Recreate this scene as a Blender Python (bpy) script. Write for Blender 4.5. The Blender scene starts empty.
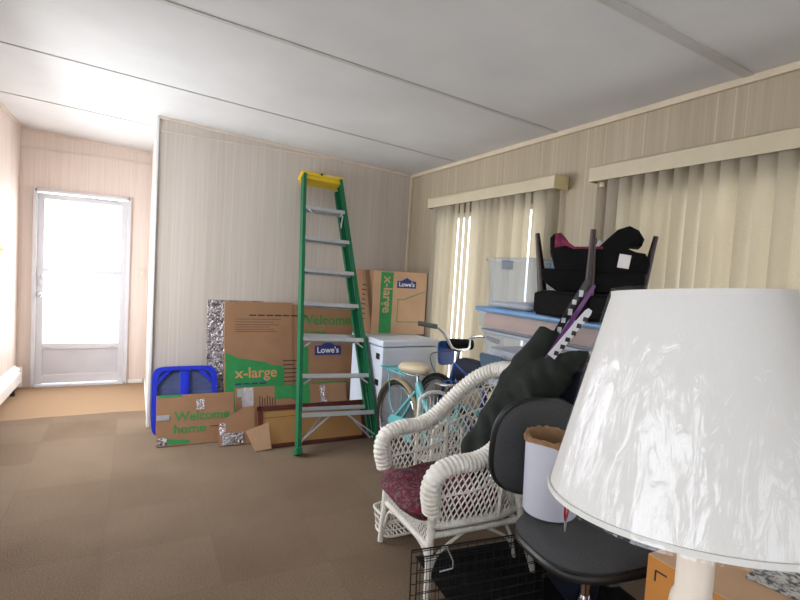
import bpy, bmesh, math, random
from mathutils import Vector, Matrix, noise
random.seed(7)
PI = math.pi
sc = bpy.context.scene
COL = sc.collection

# ------------------------------------------------------------------ camera, world, lights, exposure
def setup_camera():
    y, p, r = math.radians(27.794), math.radians(-3.1375), math.radians(3.3942)
    fw = Vector((math.sin(y)*math.cos(p), math.cos(y)*math.cos(p), math.sin(p)))
    rt = Vector((math.cos(y), -math.sin(y), 0)); up = rt.cross(fw)
    R = rt*math.cos(r) + up*math.sin(r); U = -rt*math.sin(r) + up*math.cos(r)
    cam = bpy.data.cameras.new('camera'); co = bpy.data.objects.new('camera', cam); COL.objects.link(co)
    m = Matrix((R, U, -fw)).transposed().to_4x4(); m.translation = Vector((0, 0, 1.431))
    co.matrix_world = m
    cam.sensor_width = 36; cam.lens = 505.81/800*36; cam.clip_start = .02
    sc.camera = co
setup_camera()

w = bpy.data.worlds.new('sky'); sc.world = w; w.use_nodes = True
bg = w.node_tree.nodes['Background']; bg.inputs[0].default_value = (.93, .97, 1, 1); bg.inputs[1].default_value = 2.6

def area(name, loc, rot, sx, sy, power, col=(1, 1, 1)):
    l = bpy.data.lights.new(name, 'AREA'); l.shape = 'RECTANGLE'; l.size = sx; l.size_y = sy; l.energy = power; l.color = col
    o = bpy.data.objects.new(name, l); COL.objects.link(o); o.location = loc; o.rotation_euler = rot
    return o
# daylight through the left wall's windows, the door and the windows behind the camera
area('daylight_left_wall', (-1.16, 4.2, 1.45), (0, -PI/2+.42, 0), 1.1, 2.0, 72, (.95, .97, 1))
area('daylight_door', (-.47, 6.6, 1.25), (-PI/2, 0, 0), .8, 1.6, 28, (.95, .98, 1))
area('daylight_near_left', (-1.16, 0.2, 1.5), (0, -PI/2+.15, 0), 1.1, 1.6, 18, (.95, .97, 1))
area('daylight_rear', (0.7, -1.87, 1.5), (PI/2, 0, 0), 2.2, 1.1, 3.5, (.97, .98, 1))

sc.view_settings.view_transform = 'Standard'; sc.view_settings.look = 'None'
sc.view_settings.gamma = 1; sc.view_settings.use_curve_mapping = False
sc.view_settings.exposure = 0.3

# ------------------------------------------------------------------ materials
def s2l(c):
    return tuple(((x/255)/12.92 if x/255 <= .04045 else ((x/255+.055)/1.055)**2.4) for x in c)
class NT:
    def __init__(s, name):
        s.m = bpy.data.materials.new(name); s.m.use_nodes = True
        s.t = s.m.node_tree; s.b = s.t.nodes['Principled BSDF']; s.out = s.t.nodes['Material Output']
    def n(s, typ, **kw):
        nd = s.t.nodes.new(typ)
        for k, v in kw.items():
            if k.startswith('i_'):
                key = k[2:]; key = int(key) if key.isdigit() else key.replace('_', ' ')
                nd.inputs[key].default_value = v
            else: setattr(nd, k, v)
        return nd
    def l(s, a, b): s.t.links.new(a, b)
    def coord(s, scale=(1, 1, 1), obj=True, loc=(0, 0, 0)):
        g = s.n('ShaderNodeTexCoord') if obj else s.n('ShaderNodeNewGeometry')
        mp = s.n('ShaderNodeMapping'); mp.inputs['Scale'].default_value = scale; mp.inputs['Location'].default_value = loc
        s.l(g.outputs['Object' if obj else 'Position'], mp.inputs[0]); return mp.outputs[0]
    def ramp(s, fac, stops):
        r = s.n('ShaderNodeValToRGB'); e = r.color_ramp.elements
        while len(e) < len(stops): e.new(.5)
        for i, (p, c) in enumerate(stops):
            e[i].position = p; e[i].color = (*c, 1)
        s.l(fac, r.inputs[0]); return r.outputs[0]
    def math(s, op, a, b=None):
        m = s.n('ShaderNodeMath', operation=op)
        for i, x in enumerate((a, b)):
            if x is None: continue
            if isinstance(x, (int, float)): m.inputs[i].default_value = x
            else: s.l(x, m.inputs[i])
        return m.outputs[0]
    def mix(s, fac, a, b, mode='MIX'):
        m = s.n('ShaderNodeMix', data_type='RGBA', blend_type=mode)
        for i, x in ((0, fac), (6, a), (7, b)):
            if isinstance(x, (int, float)): m.inputs[i].default_value = x
            elif isinstance(x, tuple): m.inputs[i].default_value = (*x, 1)
            else: s.l(x, m.inputs[i])
        return m.outputs[2]
    def bump(s, h, strength=.3, dist=.01):
        b = s.n('ShaderNodeBump'); b.inputs['Strength'].default_value = strength; b.inputs['Distance'].default_value = dist
        s.l(h, b.inputs['Height']); s.l(b.outputs[0], s.b.inputs['Normal']); return b.outputs[0]

def mat(name, rgb, rough=.6, metal=0, var=.12, nscale=8, bump=0, bscale=60, spec=.5, stretch=(1, 1, 1)):
    k = NT(name); c = s2l(rgb)
    co = k.coord(stretch)
    nz = k.n('ShaderNodeTexNoise'); nz.inputs['Scale'].default_value = nscale; nz.inputs['Detail'].default_value = 4; k.l(co, nz.inputs['Vector'])
    d = tuple(max(0, x*(1-var)) for x in c); b = tuple(min(1, x*(1+var)) for x in c)
    k.l(k.ramp(nz.outputs[0], [(.3, d), (.7, b)]), k.b.inputs['Base Color'])
    k.b.inputs['Roughness'].default_value = rough; k.b.inputs['Metallic'].default_value = metal
    k.b.inputs['Specular IOR Level'].default_value = spec
    if bump:
        n2 = k.n('ShaderNodeTexNoise'); n2.inputs['Scale'].default_value = bscale; n2.inputs['Detail'].default_value = 3; k.l(co, n2.inputs['Vector'])
        k.bump(n2.outputs[0], bump, .01)
    return k.m

def panel_mat(name, axis, base, line, dark, lighten):
    """printed wood-grain wall panelling with shallow vertical grooves; axis = the wall's run"""
    k = NT(name)
    co = k.coord((1, 1, 1), obj=False)
    sp = k.n('ShaderNodeSeparateXYZ'); k.l(co, sp.inputs[0]); u = sp.outputs[axis]
    cb = k.n('ShaderNodeCombineXYZ'); k.l(k.math('MULTIPLY', u, 55), cb.inputs[0]); k.l(k.math('MULTIPLY', sp.outputs[2], 1.1), cb.inputs[2])
    nz = k.n('ShaderNodeTexNoise'); nz.inputs['Scale'].default_value = 1; nz.inputs['Detail'].default_value = 6; nz.inputs['Roughness'].default_value = .65
    k.l(cb.outputs[0], nz.inputs['Vector'])
    col = k.ramp(nz.outputs[0], [(.2, s2l(dark)), (.5, s2l(base)), (.8, s2l(lighten))])
    # plank tone
    fl = k.math('FLOOR', k.math('DIVIDE', u, .135))
    wn = k.n('ShaderNodeTexWhiteNoise', noise_dimensions='1D'); k.l(fl, wn.inputs['W'])
    col = k.mix(.22, col, k.ramp(wn.outputs[0], [(0, s2l(dark)), (1, s2l(lighten))]))
    # groove lines
    def groove(period, off, width, offn):
        f = k.math('FRACT', k.math('DIVIDE', k.math('ADD', u, off), period))
        return k.math('LESS_THAN', f, width/period)
    g = k.math('MAXIMUM', groove(.4064, .07, .007, 0), groove(.4064, .21, .005, 0))
    g2 = k.math('MAXIMUM', g, groove(.6, .33, .006, 0))
    col = k.mix(k.math('MULTIPLY', g2, .55), col, s2l(line))
    k.l(col, k.b.inputs['Base Color']); k.b.inputs['Roughness'].default_value = .55
    k.bump(k.math('MULTIPLY', g2, -1), .3, .004)
    return k.m

M = {}
M['panel_x'] = panel_mat('woodgrain_panelling_back', 0, (200, 190, 181), (216, 207, 199), (186, 175, 165), (211, 202, 194))
M['panel_y'] = panel_mat('woodgrain_panelling_right', 1, (172, 158, 136), (206, 193, 168), (156, 141, 118), (186, 173, 150))
M['panel_hall'] = panel_mat('woodgrain_panelling_hall', 0, (220, 206, 197), (232, 221, 213), (206, 189, 178), (230, 219, 211))
M['panel_left'] = panel_mat('woodgrain_panelling_left', 1, (216, 203, 194), (230, 218, 210), (198, 182, 172), (228, 218, 211))
M['trim'] = mat('cream_trim', (208, 194, 170), .5, var=.06)
M['trim_pink'] = mat('pale_trim', (214, 200, 186), .5, var=.06)
M['trim_white'] = mat('white_trim', (236, 234, 232), .45, var=.03)
M['seam'] = mat('grey_seam_strip', (188, 187, 185), .5, var=.05)
def ceil_mat():
    k = NT('ceiling_board'); co = k.coord((1, 1, 1), obj=False)
    n1 = k.n('ShaderNodeTexNoise'); n1.inputs['Scale'].default_value = 2.0; n1.inputs['Detail'].default_value = 5; k.l(co, n1.inputs['Vector'])
    n2 = k.n('ShaderNodeTexNoise'); n2.inputs['Scale'].default_value = 90; k.l(co, n2.inputs['Vector'])
    k.l(k.ramp(n1.outputs[0], [(.3, s2l((205, 205, 206))), (.7, s2l((216, 216, 216)))]), k.b.inputs['Base Color'])
    k.b.inputs['Roughness'].default_value = .7; k.bump(n2.outputs[0], .25, .003); return k.m
M['ceiling'] = ceil_mat()
def carpet_mat():
    k = NT('carpet_tiles'); co = k.coord((1, 1, 1), obj=False)
    sp = k.n('ShaderNodeSeparateXYZ'); k.l(co, sp.inputs[0])
    X, Y = sp.outputs[0], sp.outputs[1]
    row = k.math('FLOOR', k.math('DIVIDE', k.math('ADD', Y, .03), .457))
    xo = k.math('ADD', X, k.math('MULTIPLY', k.math('FRACT', k.math('MULTIPLY', row, .5)), .0))
    colm = k.math('FLOOR', k.math('DIVIDE', k.math('ADD', xo, .1), .49))
    cb = k.n('ShaderNodeCombineXYZ'); k.l(row, cb.inputs[0]); k.l(colm, cb.inputs[1])
    wn = k.n('ShaderNodeTexWhiteNoise', noise_dimensions='2D'); k.l(cb.outputs[0], wn.inputs['Vector'])
    n1 = k.n('ShaderNodeTexNoise'); n1.inputs['Scale'].default_value = 1.6; n1.inputs['Detail'].default_value = 6; k.l(co, n1.inputs['Vector'])
    n2 = k.n('ShaderNodeTexNoise'); n2.inputs['Scale'].default_value = 170; n2.inputs['Detail'].default_value = 3; k.l(co, n2.inputs['Vector'])
    base = k.ramp(wn.outputs[0], [(0, s2l((110, 92, 76))), (1, s2l((132, 114, 96)))])
    base = k.mix(.35, base, k.ramp(n1.outputs[0], [(.35, s2l((98, 80, 64))), (.65, s2l((144, 126, 108)))]))
    base = k.mix(.45, base, k.ramp(n2.outputs[0], [(.35, s2l((72, 56, 42))), (.68, s2l((154, 135, 115)))]))
    fy = k.math('FRACT', k.math('DIVIDE', k.math('ADD', Y, k.math('ADD', k.math('MULTIPLY', n1.outputs[0], .012), .03)), .457)); fx = k.math('FRACT', k.math('DIVIDE', k.math('ADD', X, .1), .49))
    sl = k.math('MAXIMUM', k.math('LESS_THAN', fy, .018), k.math('LESS_THAN', fx, .012))
    base = k.mix(k.math('MULTIPLY', sl, .14), base, s2l((92, 77, 62)))
    # tan runner of another carpet by the door
    tan = k.math('GREATER_THAN', k.math('ADD', Y, k.math('MULTIPLY', n1.outputs[0], .12)), 5.26)
    tcol = k.mix(.4, s2l((158, 131, 104)), k.ramp(n2.outputs[0], [(.35, s2l((128, 102, 78))), (.68, s2l((178, 152, 124)))]))
    k.l(k.mix(tan, base, tcol), k.b.inputs['Base Color'])
    k.b.inputs['Roughness'].default_value = .95; k.b.inputs['Specular IOR Level'].default_value = .15
    k.bump(n2.outputs[0], .6, .006); return k.m
M['carpet'] = carpet_mat()
def glass_mat():
    k = NT('clear_glass'); k.t.nodes.remove(k.b)
    tr = k.n('ShaderNodeBsdfTransparent'); gl = k.n('ShaderNodeBsdfGlossy'); gl.inputs['Roughness'].default_value = .02
    mx = k.n('ShaderNodeMixShader'); mx.inputs[0].default_value = .06
    k.l(tr.outputs[0], mx.inputs[1]); k.l(gl.outputs[0], mx.inputs[2]); k.l(mx.outputs[0], k.out.inputs[0]); return k.m
M['glass'] = glass_mat()
def vane_mat():
    k = NT('cream_blind_vane'); t = k.t
    co = k.coord((1, 1, 1)); nz = k.n('ShaderNodeTexNoise'); nz.inputs['Scale'].default_value = 140; k.l(co, nz.inputs['Vector'])
    c = k.ramp(nz.outputs[0], [(.3, s2l((208, 199, 182))), (.7, s2l((216, 208, 192)))])
    k.l(c, k.b.inputs['Base Color']); k.b.inputs['Roughness'].default_value = .5
    tl = k.n('ShaderNodeBsdfTranslucent'); tl.inputs[0].default_value = (*s2l((200, 189, 164)), 1)
    mx = k.n('ShaderNodeMixShader'); mx.inputs[0].default_value = .3
    k.l(k.b.outputs[0], mx.inputs[1]); k.l(tl.outputs[0], mx.inputs[2]); k.l(mx.outputs[0], k.out.inputs[0]); return k.m
M['vane'] = vane_mat()
M['valance'] = mat('cream_valance', (198, 186, 160), .45, var=.04)
M['valance_end'] = mat('cream_valance_end', (214, 200, 150), .45, var=.04)
M['door_white'] = mat('white_door_metal', (206, 207, 213), .35, var=.03)
M['door_panel'] = mat('grey_kick_panel', (196, 196, 204), .4, var=.05, nscale=4)
M['aluminium'] = mat('brushed_aluminium', (196, 198, 204), .38, .55, var=.06, nscale=30)
M['chrome'] = mat('chrome', (215, 215, 220), .15, 1, var=.02)
M['ladder_green'] = mat('green_fibreglass', (14, 104, 68), .4, var=.1, nscale=14)
M['ladder_yellow'] = mat('yellow_plastic', (232, 196, 44), .45, var=.06)
def card(name, rgb, v=.07):
    k = NT(name); c = s2l(rgb); co = k.coord((1, 1, 1))
    n1 = k.n('ShaderNodeTexNoise'); n1.inputs['Scale'].default_value = 5; n1.inputs['Detail'].default_value = 6; k.l(co, n1.inputs['Vector'])
    wv = k.n('ShaderNodeTexWave', wave_type='BANDS', bands_direction='Z'); wv.inputs['Scale'].default_value = 45; wv.inputs['Distortion'].default_value = .6; k.l(co, wv.inputs['Vector'])
    a = k.ramp(n1.outputs[0], [(.3, tuple(x*(1-v*1.6) for x in c)), (.7, tuple(x*(1+v) for x in c))])
    k.l(k.mix(.06, a, k.ramp(wv.outputs[0], [(0, tuple(x*.7 for x in c)), (1, c)])), k.b.inputs['Base Color'])
    k.b.inputs['Roughness'].default_value = .78; k.b.inputs['Specular IOR Level'].default_value = .3
    k.bump(n1.outputs[0], .15, .01); return k.m
M['card'] = card('brown_cardboard', (160, 122, 93)); M['card_light'] = card('light_cardboard', (196, 160, 128))
M['card_warm'] = card('orange_brown_cardboard', (196, 132, 66)); M['card_tan'] = card('tan_backing_board', (182, 138, 88))
M['green_ink'] = mat('green_print', (44, 140, 76), .6, var=.08, nscale=20)
M['green_text'] = mat('green_text_print', (62, 138, 70), .6, var=.1, nscale=30)
M['blue_ink'] = mat('navy_blue_print', (34, 48, 120), .6, var=.05)
M['white_ink'] = mat('white_print', (228, 226, 226), .6, var=.03)
M['black_ink'] = mat('dark_print', (52, 42, 38), .7, var=.1)
M['salmon_ink'] = mat('kraft_text_print', (196, 150, 104), .6, var=.05)
def film(name, fac=.25, tint=(.95, .95, 1), rough=.14, scale=(18, 18, 18), strength=1.0, dist=.02):
    k = NT(name); k.t.nodes.remove(k.b)
    co = k.coord(scale); nz = k.n('ShaderNodeTexNoise'); nz.inputs['Scale'].default_value = 1; nz.inputs['Detail'].default_value = 3; nz.inputs['Distortion'].default_value = 1.2; k.l(co, nz.inputs['Vector'])
    bp = k.n('ShaderNodeBump'); bp.inputs['Strength'].default_value = strength; bp.inputs['Distance'].default_value = dist; k.l(nz.outputs[0], bp.inputs['Height'])
    tr = k.n('ShaderNodeBsdfTransparent'); gl = k.n('ShaderNodeBsdfGlossy'); gl.inputs['Roughness'].default_value = rough; gl.inputs['Color'].default_value = (*tint, 1)
    k.l(bp.outputs[0], gl.inputs['Normal'])
    mx = k.n('ShaderNodeMixShader'); mx.inputs[0].default_value = fac
    k.l(tr.outputs[0], mx.inputs[1]); k.l(gl.outputs[0], mx.inputs[2]); k.l(mx.outputs[0], k.out.inputs[0]); return k.m
M['wrap'] = film('shade_plastic_wrap', .05, rough=.17, scale=(44, 44, 7), strength=.7, dist=.006)
M['tape'] = film('clear_packing_tape', .5, tint=(.8, .8, .88), rough=.2, scale=(60, 60, 60))
def foil_mat():
    k = NT('crinkled_silver_wrap'); co = k.coord((26, 26, 30))
    nz = k.n('ShaderNodeTexNoise'); nz.inputs['Scale'].default_value = 1; nz.inputs['Detail'].default_value = 4; nz.inputs['Distortion'].default_value = 1.5; k.l(co, nz.inputs['Vector'])
    k.l(k.ramp(nz.outputs[0], [(.35, s2l((110, 96, 92))), (.6, s2l((205, 202, 208)))]), k.b.inputs['Base Color'])
    k.b.inputs['Metallic'].default_value = .5; k.b.inputs['Roughness'].default_value = .25; k.bump(nz.outputs[0], 1, .03); return k.m
M['foil'] = foil_mat()
M['blue_plastic'] = mat('bright_blue_plastic', (16, 40, 190), .3, var=.12, nscale=5)
M['blue_dim'] = mat('blue_grey_recess', (66, 78, 120), .4, var=.25, nscale=9, stretch=(1, 1, 4))
M['white_enamel'] = mat('white_enamel', (214, 222, 238), .35, var=.02)
M['black_plastic'] = mat('black_plastic', (26, 26, 28), .45, var=.1)
M['black_cloth'] = mat('black_fabric', (17, 16, 18), .9, var=.2, nscale=30, bump=.3, bscale=120, spec=.2)
M['pink_cloth'] = mat('magenta_patterned_fabric', (128, 38, 74), .85, var=.6, nscale=40)
M['wood_dark'] = mat('dark_mahogany_wood', (44, 24, 22), .4, var=.25, nscale=18, stretch=(1, 1, .2))
M['frame_red'] = mat('red_brown_frame_wood', (92, 34, 26), .4, var=.2, nscale=12)
M['teal'] = mat('teal_paint', (98, 178, 186), .35, var=.05)
M['tire'] = mat('black_rubber_tire', (30, 28, 28), .75, var=.1)
M['tan_tire'] = mat('cream_rubber_sidewall', (206, 192, 160), .6, var=.05)
M['cream_saddle'] = mat('cream_vinyl_saddle', (204, 190, 160), .5, var=.06)
M['bike_blue'] = mat('royal_blue_paint', (20, 62, 132), .35, var=.1)
M['navy'] = mat('navy_blue_fabric', (18, 25, 46), .75, var=.25, nscale=14, bump=.2)
M['grip'] = mat('grey_rubber_grip', (96, 98, 96), .7, var=.1)
def clear_plastic(name, col, fac):
    k = NT(name); t = k.t
    k.b.inputs['Base Color'].default_value = (*s2l(col), 1); k.b.inputs['Roughness'].default_value = .25
    co = k.coord((6, 6, 3)); nz = k.n('ShaderNodeTexNoise'); nz.inputs['Scale'].default_value = 1; k.l(co, nz.inputs['Vector']); k.bump(nz.outputs[0], .5, .03)
    tr = k.n('ShaderNodeBsdfTransparent'); tr.inputs[0].default_value = (.93, .95, .97, 1)
    mx = k.n('ShaderNodeMixShader'); mx.inputs[0].default_value = fac
    k.l(tr.outputs[0], mx.inputs[1]); k.l(k.b.outputs[0], mx.inputs[2]); k.l(mx.outputs[0], k.out.inputs[0]); return k.m
M['tub'] = clear_plastic('clear_tub_plastic', (222, 226, 234), .17)
M['tub_peach'] = mat('peach_folded_linens', (200, 150, 122), .9, var=.15, nscale=7, bump=.3, bscale=20)
M['tub_stuff'] = mat('pale_grey_linens', (186, 186, 196), .9, var=.25, nscale=6, bump=.3, bscale=20)
M['lid_blue'] = mat('light_blue_lid_plastic', (104, 150, 196), .35, var=.05)
M['lid_grey'] = mat('grey_lid_plastic', (150, 158, 172), .35, var=.05)
M['slate_plastic'] = mat('slate_blue_plastic', (78, 102, 124), .4, var=.06)
def wicker_mat():
    k = NT('white_painted_wicker'); co = k.coord((1, 1, 1))
    n1 = k.n('ShaderNodeTexNoise'); n1.inputs['Scale'].default_value = 22; n1.inputs['Detail'].default_value = 4; k.l(co, n1.inputs['Vector'])
    n2 = k.n('ShaderNodeTexNoise'); n2.inputs['Scale'].default_value = 150; k.l(co, n2.inputs['Vector'])
    k.l(k.ramp(n1.outputs[0], [(.3, s2l((222, 217, 207))), (.6, s2l((240, 237, 231)))]), k.b.inputs['Base Color'])
    k.b.inputs['Roughness'].default_value = .55; k.bump(n2.outputs[0], .5, .004); return k.m
M['wicker'] = wicker_mat()
def paisley():
    k = NT('burgundy_paisley_fabric'); co = k.coord((1, 1, 1))
    v = k.n('ShaderNodeTexVoronoi', feature='F1'); v.inputs['Scale'].default_value = 26; k.l(co, v.inputs['Vector'])
    n = k.n('ShaderNodeTexNoise'); n.inputs['Scale'].default_value = 34; n.inputs['Detail'].default_value = 4; n.inputs['Distortion'].default_value = 2; k.l(co, n.inputs['Vector'])
    a = k.ramp(v.outputs['Distance'], [(.08, s2l((96, 92, 104))), (.2, s2l((122, 18, 44))), (.6, s2l((70, 12, 28)))])
    b = k.ramp(n.outputs[0], [(.48, s2l((96, 16, 38))), (.6, s2l((120, 112, 122)))])
    k.l(k.mix(.45, a, b), k.b.inputs['Base Color']); k.b.inputs['Roughness'].default_value = .85; return k.m
M['paisley'] = paisley()
M['grey_fabric'] = mat('charcoal_tweed_fabric', (70, 71, 73), .95, var=.14, nscale=160, bump=.25, bscale=300, spec=.15)
M['green_bag'] = mat('dark_green_nylon', (18, 25, 20), .85, var=.3, nscale=6, bump=.5, bscale=14)
M['ski_white'] = mat('white_ski_gloss', (222, 224, 232), .25, var=.03)
M['ski_black'] = mat('black_ski_print', (20, 18, 24), .3, var=.1)
M['ski_purple'] = mat('purple_ski_print', (98, 34, 110), .3, var=.1)
M['bucket'] = mat('white_pail_plastic', (212, 216, 232), .4, var=.03)
M['paper'] = mat('brown_paper', (188, 150, 112), .85, var=.12, nscale=20, bump=.5, bscale=30)
M['red_plastic'] = mat('red_handle_plastic', (160, 24, 34), .4, var=.1)
def shade_mat():
    k = NT('off_white_shade_fabric'); co = k.coord((1, 1, 1))
    n = k.n('ShaderNodeTexNoise'); n.inputs['Scale'].default_value = 600; k.l(co, n.inputs['Vector'])
    k.l(k.ramp(n.outputs[0], [(.3, s2l((216, 215, 213))), (.7, s2l((222, 221, 219)))]), k.b.inputs['Base Color']); k.b.inputs['Roughness'].default_value = .8
    tl = k.n('ShaderNodeBsdfTranslucent'); tl.inputs[0].default_value = (*s2l((240, 232, 220)), 1)
    mx = k.n('ShaderNodeMixShader'); mx.inputs[0].default_value = .15
    k.l(k.b.outputs[0], mx.inputs[1]); k.l(tl.outputs[0], mx.inputs[2]); k.l(mx.outputs[0], k.out.inputs[0]); return k.m
M['shade'] = shade_mat()
M['ivory'] = mat('ivory_lamp_base', (226, 214, 202), .35, var=.03)
M['wire'] = mat('black_coated_wire', (16, 16, 18), .45, var=.1)
M['magenta_box'] = mat('dark_magenta_card', (92, 18, 44), .6, var=.2)
M['cream_cloth'] = mat('cream_cloth', (190, 188, 162), .85, var=.1)
M['rail_grey'] = mat('pale_grey_railing_paint', (214, 214, 216), .7, var=.03)  # white railing toned down in colour so it shows faintly against bright sky
M['deck'] = mat('pale_deck', (190, 188, 184), .8, var=.1)
M['lamp_socket'] = mat('brass_fitting', (176, 140, 70), .3, .9, var=.05)
def news_mat():
    k = NT('newsprint'); co = k.coord((1, 1, 1))
    n = k.n('ShaderNodeTexNoise'); n.inputs['Scale'].default_value = 60; n.inputs['Detail'].default_value = 5; k.l(co, n.inputs['Vector'])
    k.l(k.ramp(n.outputs[0], [(.42, s2l((60, 60, 66))), (.58, s2l((186, 186, 186)))]), k.b.inputs['Base Color']); return k.m
M['news'] = news_mat()

# ------------------------------------------------------------------ mesh helpers
def new(): return bmesh.new()
def XF(loc=(0, 0, 0), rot=(0, 0, 0), s=(1, 1, 1)):
    from mathutils import Euler
    return Matrix.LocRotScale(Vector(loc), Euler(rot), Vector(s))
def box(bm, c, size, rot=(0, 0, 0), bev=0, xf=None):
    b = bmesh.new(); bmesh.ops.create_cube(b, size=1)
    for v in b.verts: v.co = Vector((v.co.x*size[0], v.co.y*size[1], v.co.z*size[2]))
    if bev: bmesh.ops.bevel(b, geom=list(b.edges), offset=min(bev, min(size)*.45), segments=2, affect='EDGES', profile=.6)
    b.transform(XF(c, rot))
    if xf: b.transform(xf)
    join(bm, b)
def join(bm, b):
    me = bpy.data.meshes.new('tmp'); b.to_mesh(me); b.free(); bm.from_mesh(me); bpy.data.meshes.remove(me)
def tube(bm, pts, r, seg=8, closed=False, flat=1.0, upv=None):
    """sweep a circle (or ellipse: flat = ratio of second axis) along pts; r number or list"""
    P = [Vector(p) for p in pts]; n = len(P)
    rr = r if isinstance(r, (list, tuple)) else [r]*n
    rings = []; prev = None
    for i in range(n):
        a = P[(i-1) % n] if closed or i > 0 else P[i]; b = P[(i+1) % n] if closed or i < n-1 else P[i]
        t = (b-a)
        if t.length < 1e-9: t = Vector((0, 0, 1))
        t.normalize()
        if prev is None:
            u = Vector(upv) if upv else (Vector((0, 0, 1)) if abs(t.z) < .9 else Vector((1, 0, 0)))
        else: u = prev
        if upv: u = Vector(upv) if abs(Vector(upv).normalized().dot(t)) < .98 else u
        u = (u - t*u.dot(t)).normalized(); v = t.cross(u); prev = u
        rings.append([bm.verts.new(P[i] + (u*math.cos(k*2*PI/seg)*rr[i] + v*math.sin(k*2*PI/seg)*rr[i]*flat)) for k in range(seg)])
    m = n if closed else n-1
    for i in range(m):
        A, B = rings[i], rings[(i+1) % n]
        off = 0
        if closed and i == n-1:
            off = min(range(seg), key=lambda o: (A[0].co-B[o].co).length)
        for k in range(seg):
            try: bm.faces.new((A[k], A[(k+1) % seg], B[(k+1+off) % seg], B[(k+off) % seg]))
            except ValueError: pass
    if not closed:
        bm.faces.new(rings[0][::-1]); bm.faces.new(rings[-1])
def lathe(bm, prof, c=(0, 0, 0), seg=32, xf=None, cap=True):
    b = bmesh.new(); rings = []
    for (r, z) in prof:
        rings.append([b.verts.new((r*math.cos(k*2*PI/seg), r*math.sin(k*2*PI/seg), z)) for k in range(seg)])
    for A, B in zip(rings, rings[1:]):
        for k in range(seg): b.faces.new((A[k], A[(k+1) % seg], B[(k+1) % seg], B[k]))
    if cap:
        if prof[0][0] > 1e-4: b.faces.new(rings[0][::-1])
        if prof[-1][0] > 1e-4: b.faces.new(rings[-1])
    b.transform(Matrix.Translation(Vector(c)))
    if xf: b.transform(xf)
    join(bm, b)
def prism(bm, poly, y0, y1, xf=None, bev=0, seg=2):
    """poly in (x, z), extruded along y"""
    b = bmesh.new()
    A = [b.verts.new((x, y0, z)) for x, z in poly]; f = b.faces.new(A)
    r = bmesh.ops.extrude_face_region(b, geom=[f])
    for v in [g for g in r['geom'] if isinstance(g, bmesh.types.BMVert)]: v.co.y = y1
    bmesh.ops.recalc_face_normals(b, faces=b.faces)
    if bev:
        es = [e for e in b.edges if all(abs(v.co.y-y0) < 1e-6 for v in e.verts) or all(abs(v.co.y-y1) < 1e-6 for v in e.verts)]
        bmesh.ops.bevel(b, geom=es, offset=bev, segments=seg, affect='EDGES', profile=.6)
    if xf: b.transform(xf)
    join(bm, b)
def sup(w, h, n=3.5, k=48):
    out = []
    for i in range(k):
        t = 2*PI*i/k; c, s = math.cos(t), math.sin(t)
        out.append((w/2*math.copysign(abs(c)**(2/n), c), h/2*math.copysign(abs(s)**(2/n), s)))
    return out
def pad(bm, w, h, t, n=3.5, rim=.02, xf=None, curve=0, puff=0, taper=0):
    """cushion: superellipse outline in x/y with thickness t in z, rounded edge"""
    b = bmesh.new(); O = sup(w, h, n)
    lay = []
    for a in (0, .25, .5, .75, 1):
        ins = rim*(1-math.sin(a*PI)); lay.append((ins, -t/2 + t*a))
    def zc(x, y, z):
        return z + curve*(x/(w/2))**2
    rings = []
    for ins, z in lay:
        sx, sy = (w/2-ins)/(w/2), (h/2-ins)/(h/2)
        rings.append([b.verts.new((x*sx*(1+taper*y/h), y*sy, zc(x, y, z))) for x, y in O])
    k = len(O)
    for A, B in zip(rings, rings[1:]):
        for i in range(k): b.faces.new((A[i], A[(i+1) % k], B[(i+1) % k], B[i]))
    for base, zz, sg in ((rings[0], -t/2, -1), (rings[-1], t/2, 1)):
        last = base
        for q in (.8, .55, .3, .1):
            s_ = [b.verts.new((v.co.x*q, v.co.y*q, zc(v.co.x*q, 0, zz + sg*puff*(1-q*q)))) for v in base]
            for i in range(k):
                f = (last[i], last[(i+1) % k], s_[(i+1) % k], s_[i]); b.faces.new(f)
            last = s_
        b.faces.new(last)
    bmesh.ops.recalc_face_normals(b, faces=b.faces)
    if xf: b.transform(xf)
    join(bm, b)
def obj(name, bm, material, parent=None, smooth=False, label=None):
    me = bpy.data.meshes.new(name); bmesh.ops.recalc_face_normals(bm, faces=bm.faces); bm.to_mesh(me); bm.free()
    if material: me.materials.append(M[material] if isinstance(material, str) else material)
    if smooth:
        for p in me.polygons: p.use_smooth = True
        try: me.set_sharp_from_angle(angle=math.radians(50))
        except Exception: pass
    o = bpy.data.objects.new(name, me); COL.objects.link(o)
    if parent: o.parent = parent
    if label: o['label'] = label
    return o
def tag(o, label, cat, group=None):
    o['label'] = label; o['category'] = cat
    if group: o['group'] = group
    return o
def thing(name, label, cat, loc=(0, 0, 0), rot=(0, 0, 0), group=None):
    o = bpy.data.objects.new(name, None); COL.objects.link(o); o.empty_display_size = .1
    o.location = loc; o.rotation_euler = rot
    return tag(o, label, cat, group)
def struct(name, bm, material, parent=None):
    o = obj(name, bm, material, parent)
    if not parent: o['kind'] = 'structure'
    return o
def sstruct(name, loc=(0, 0, 0)):
    o = bpy.data.objects.new(name, None); COL.objects.link(o); o.location = loc; o['kind'] = 'structure'; return o
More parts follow.
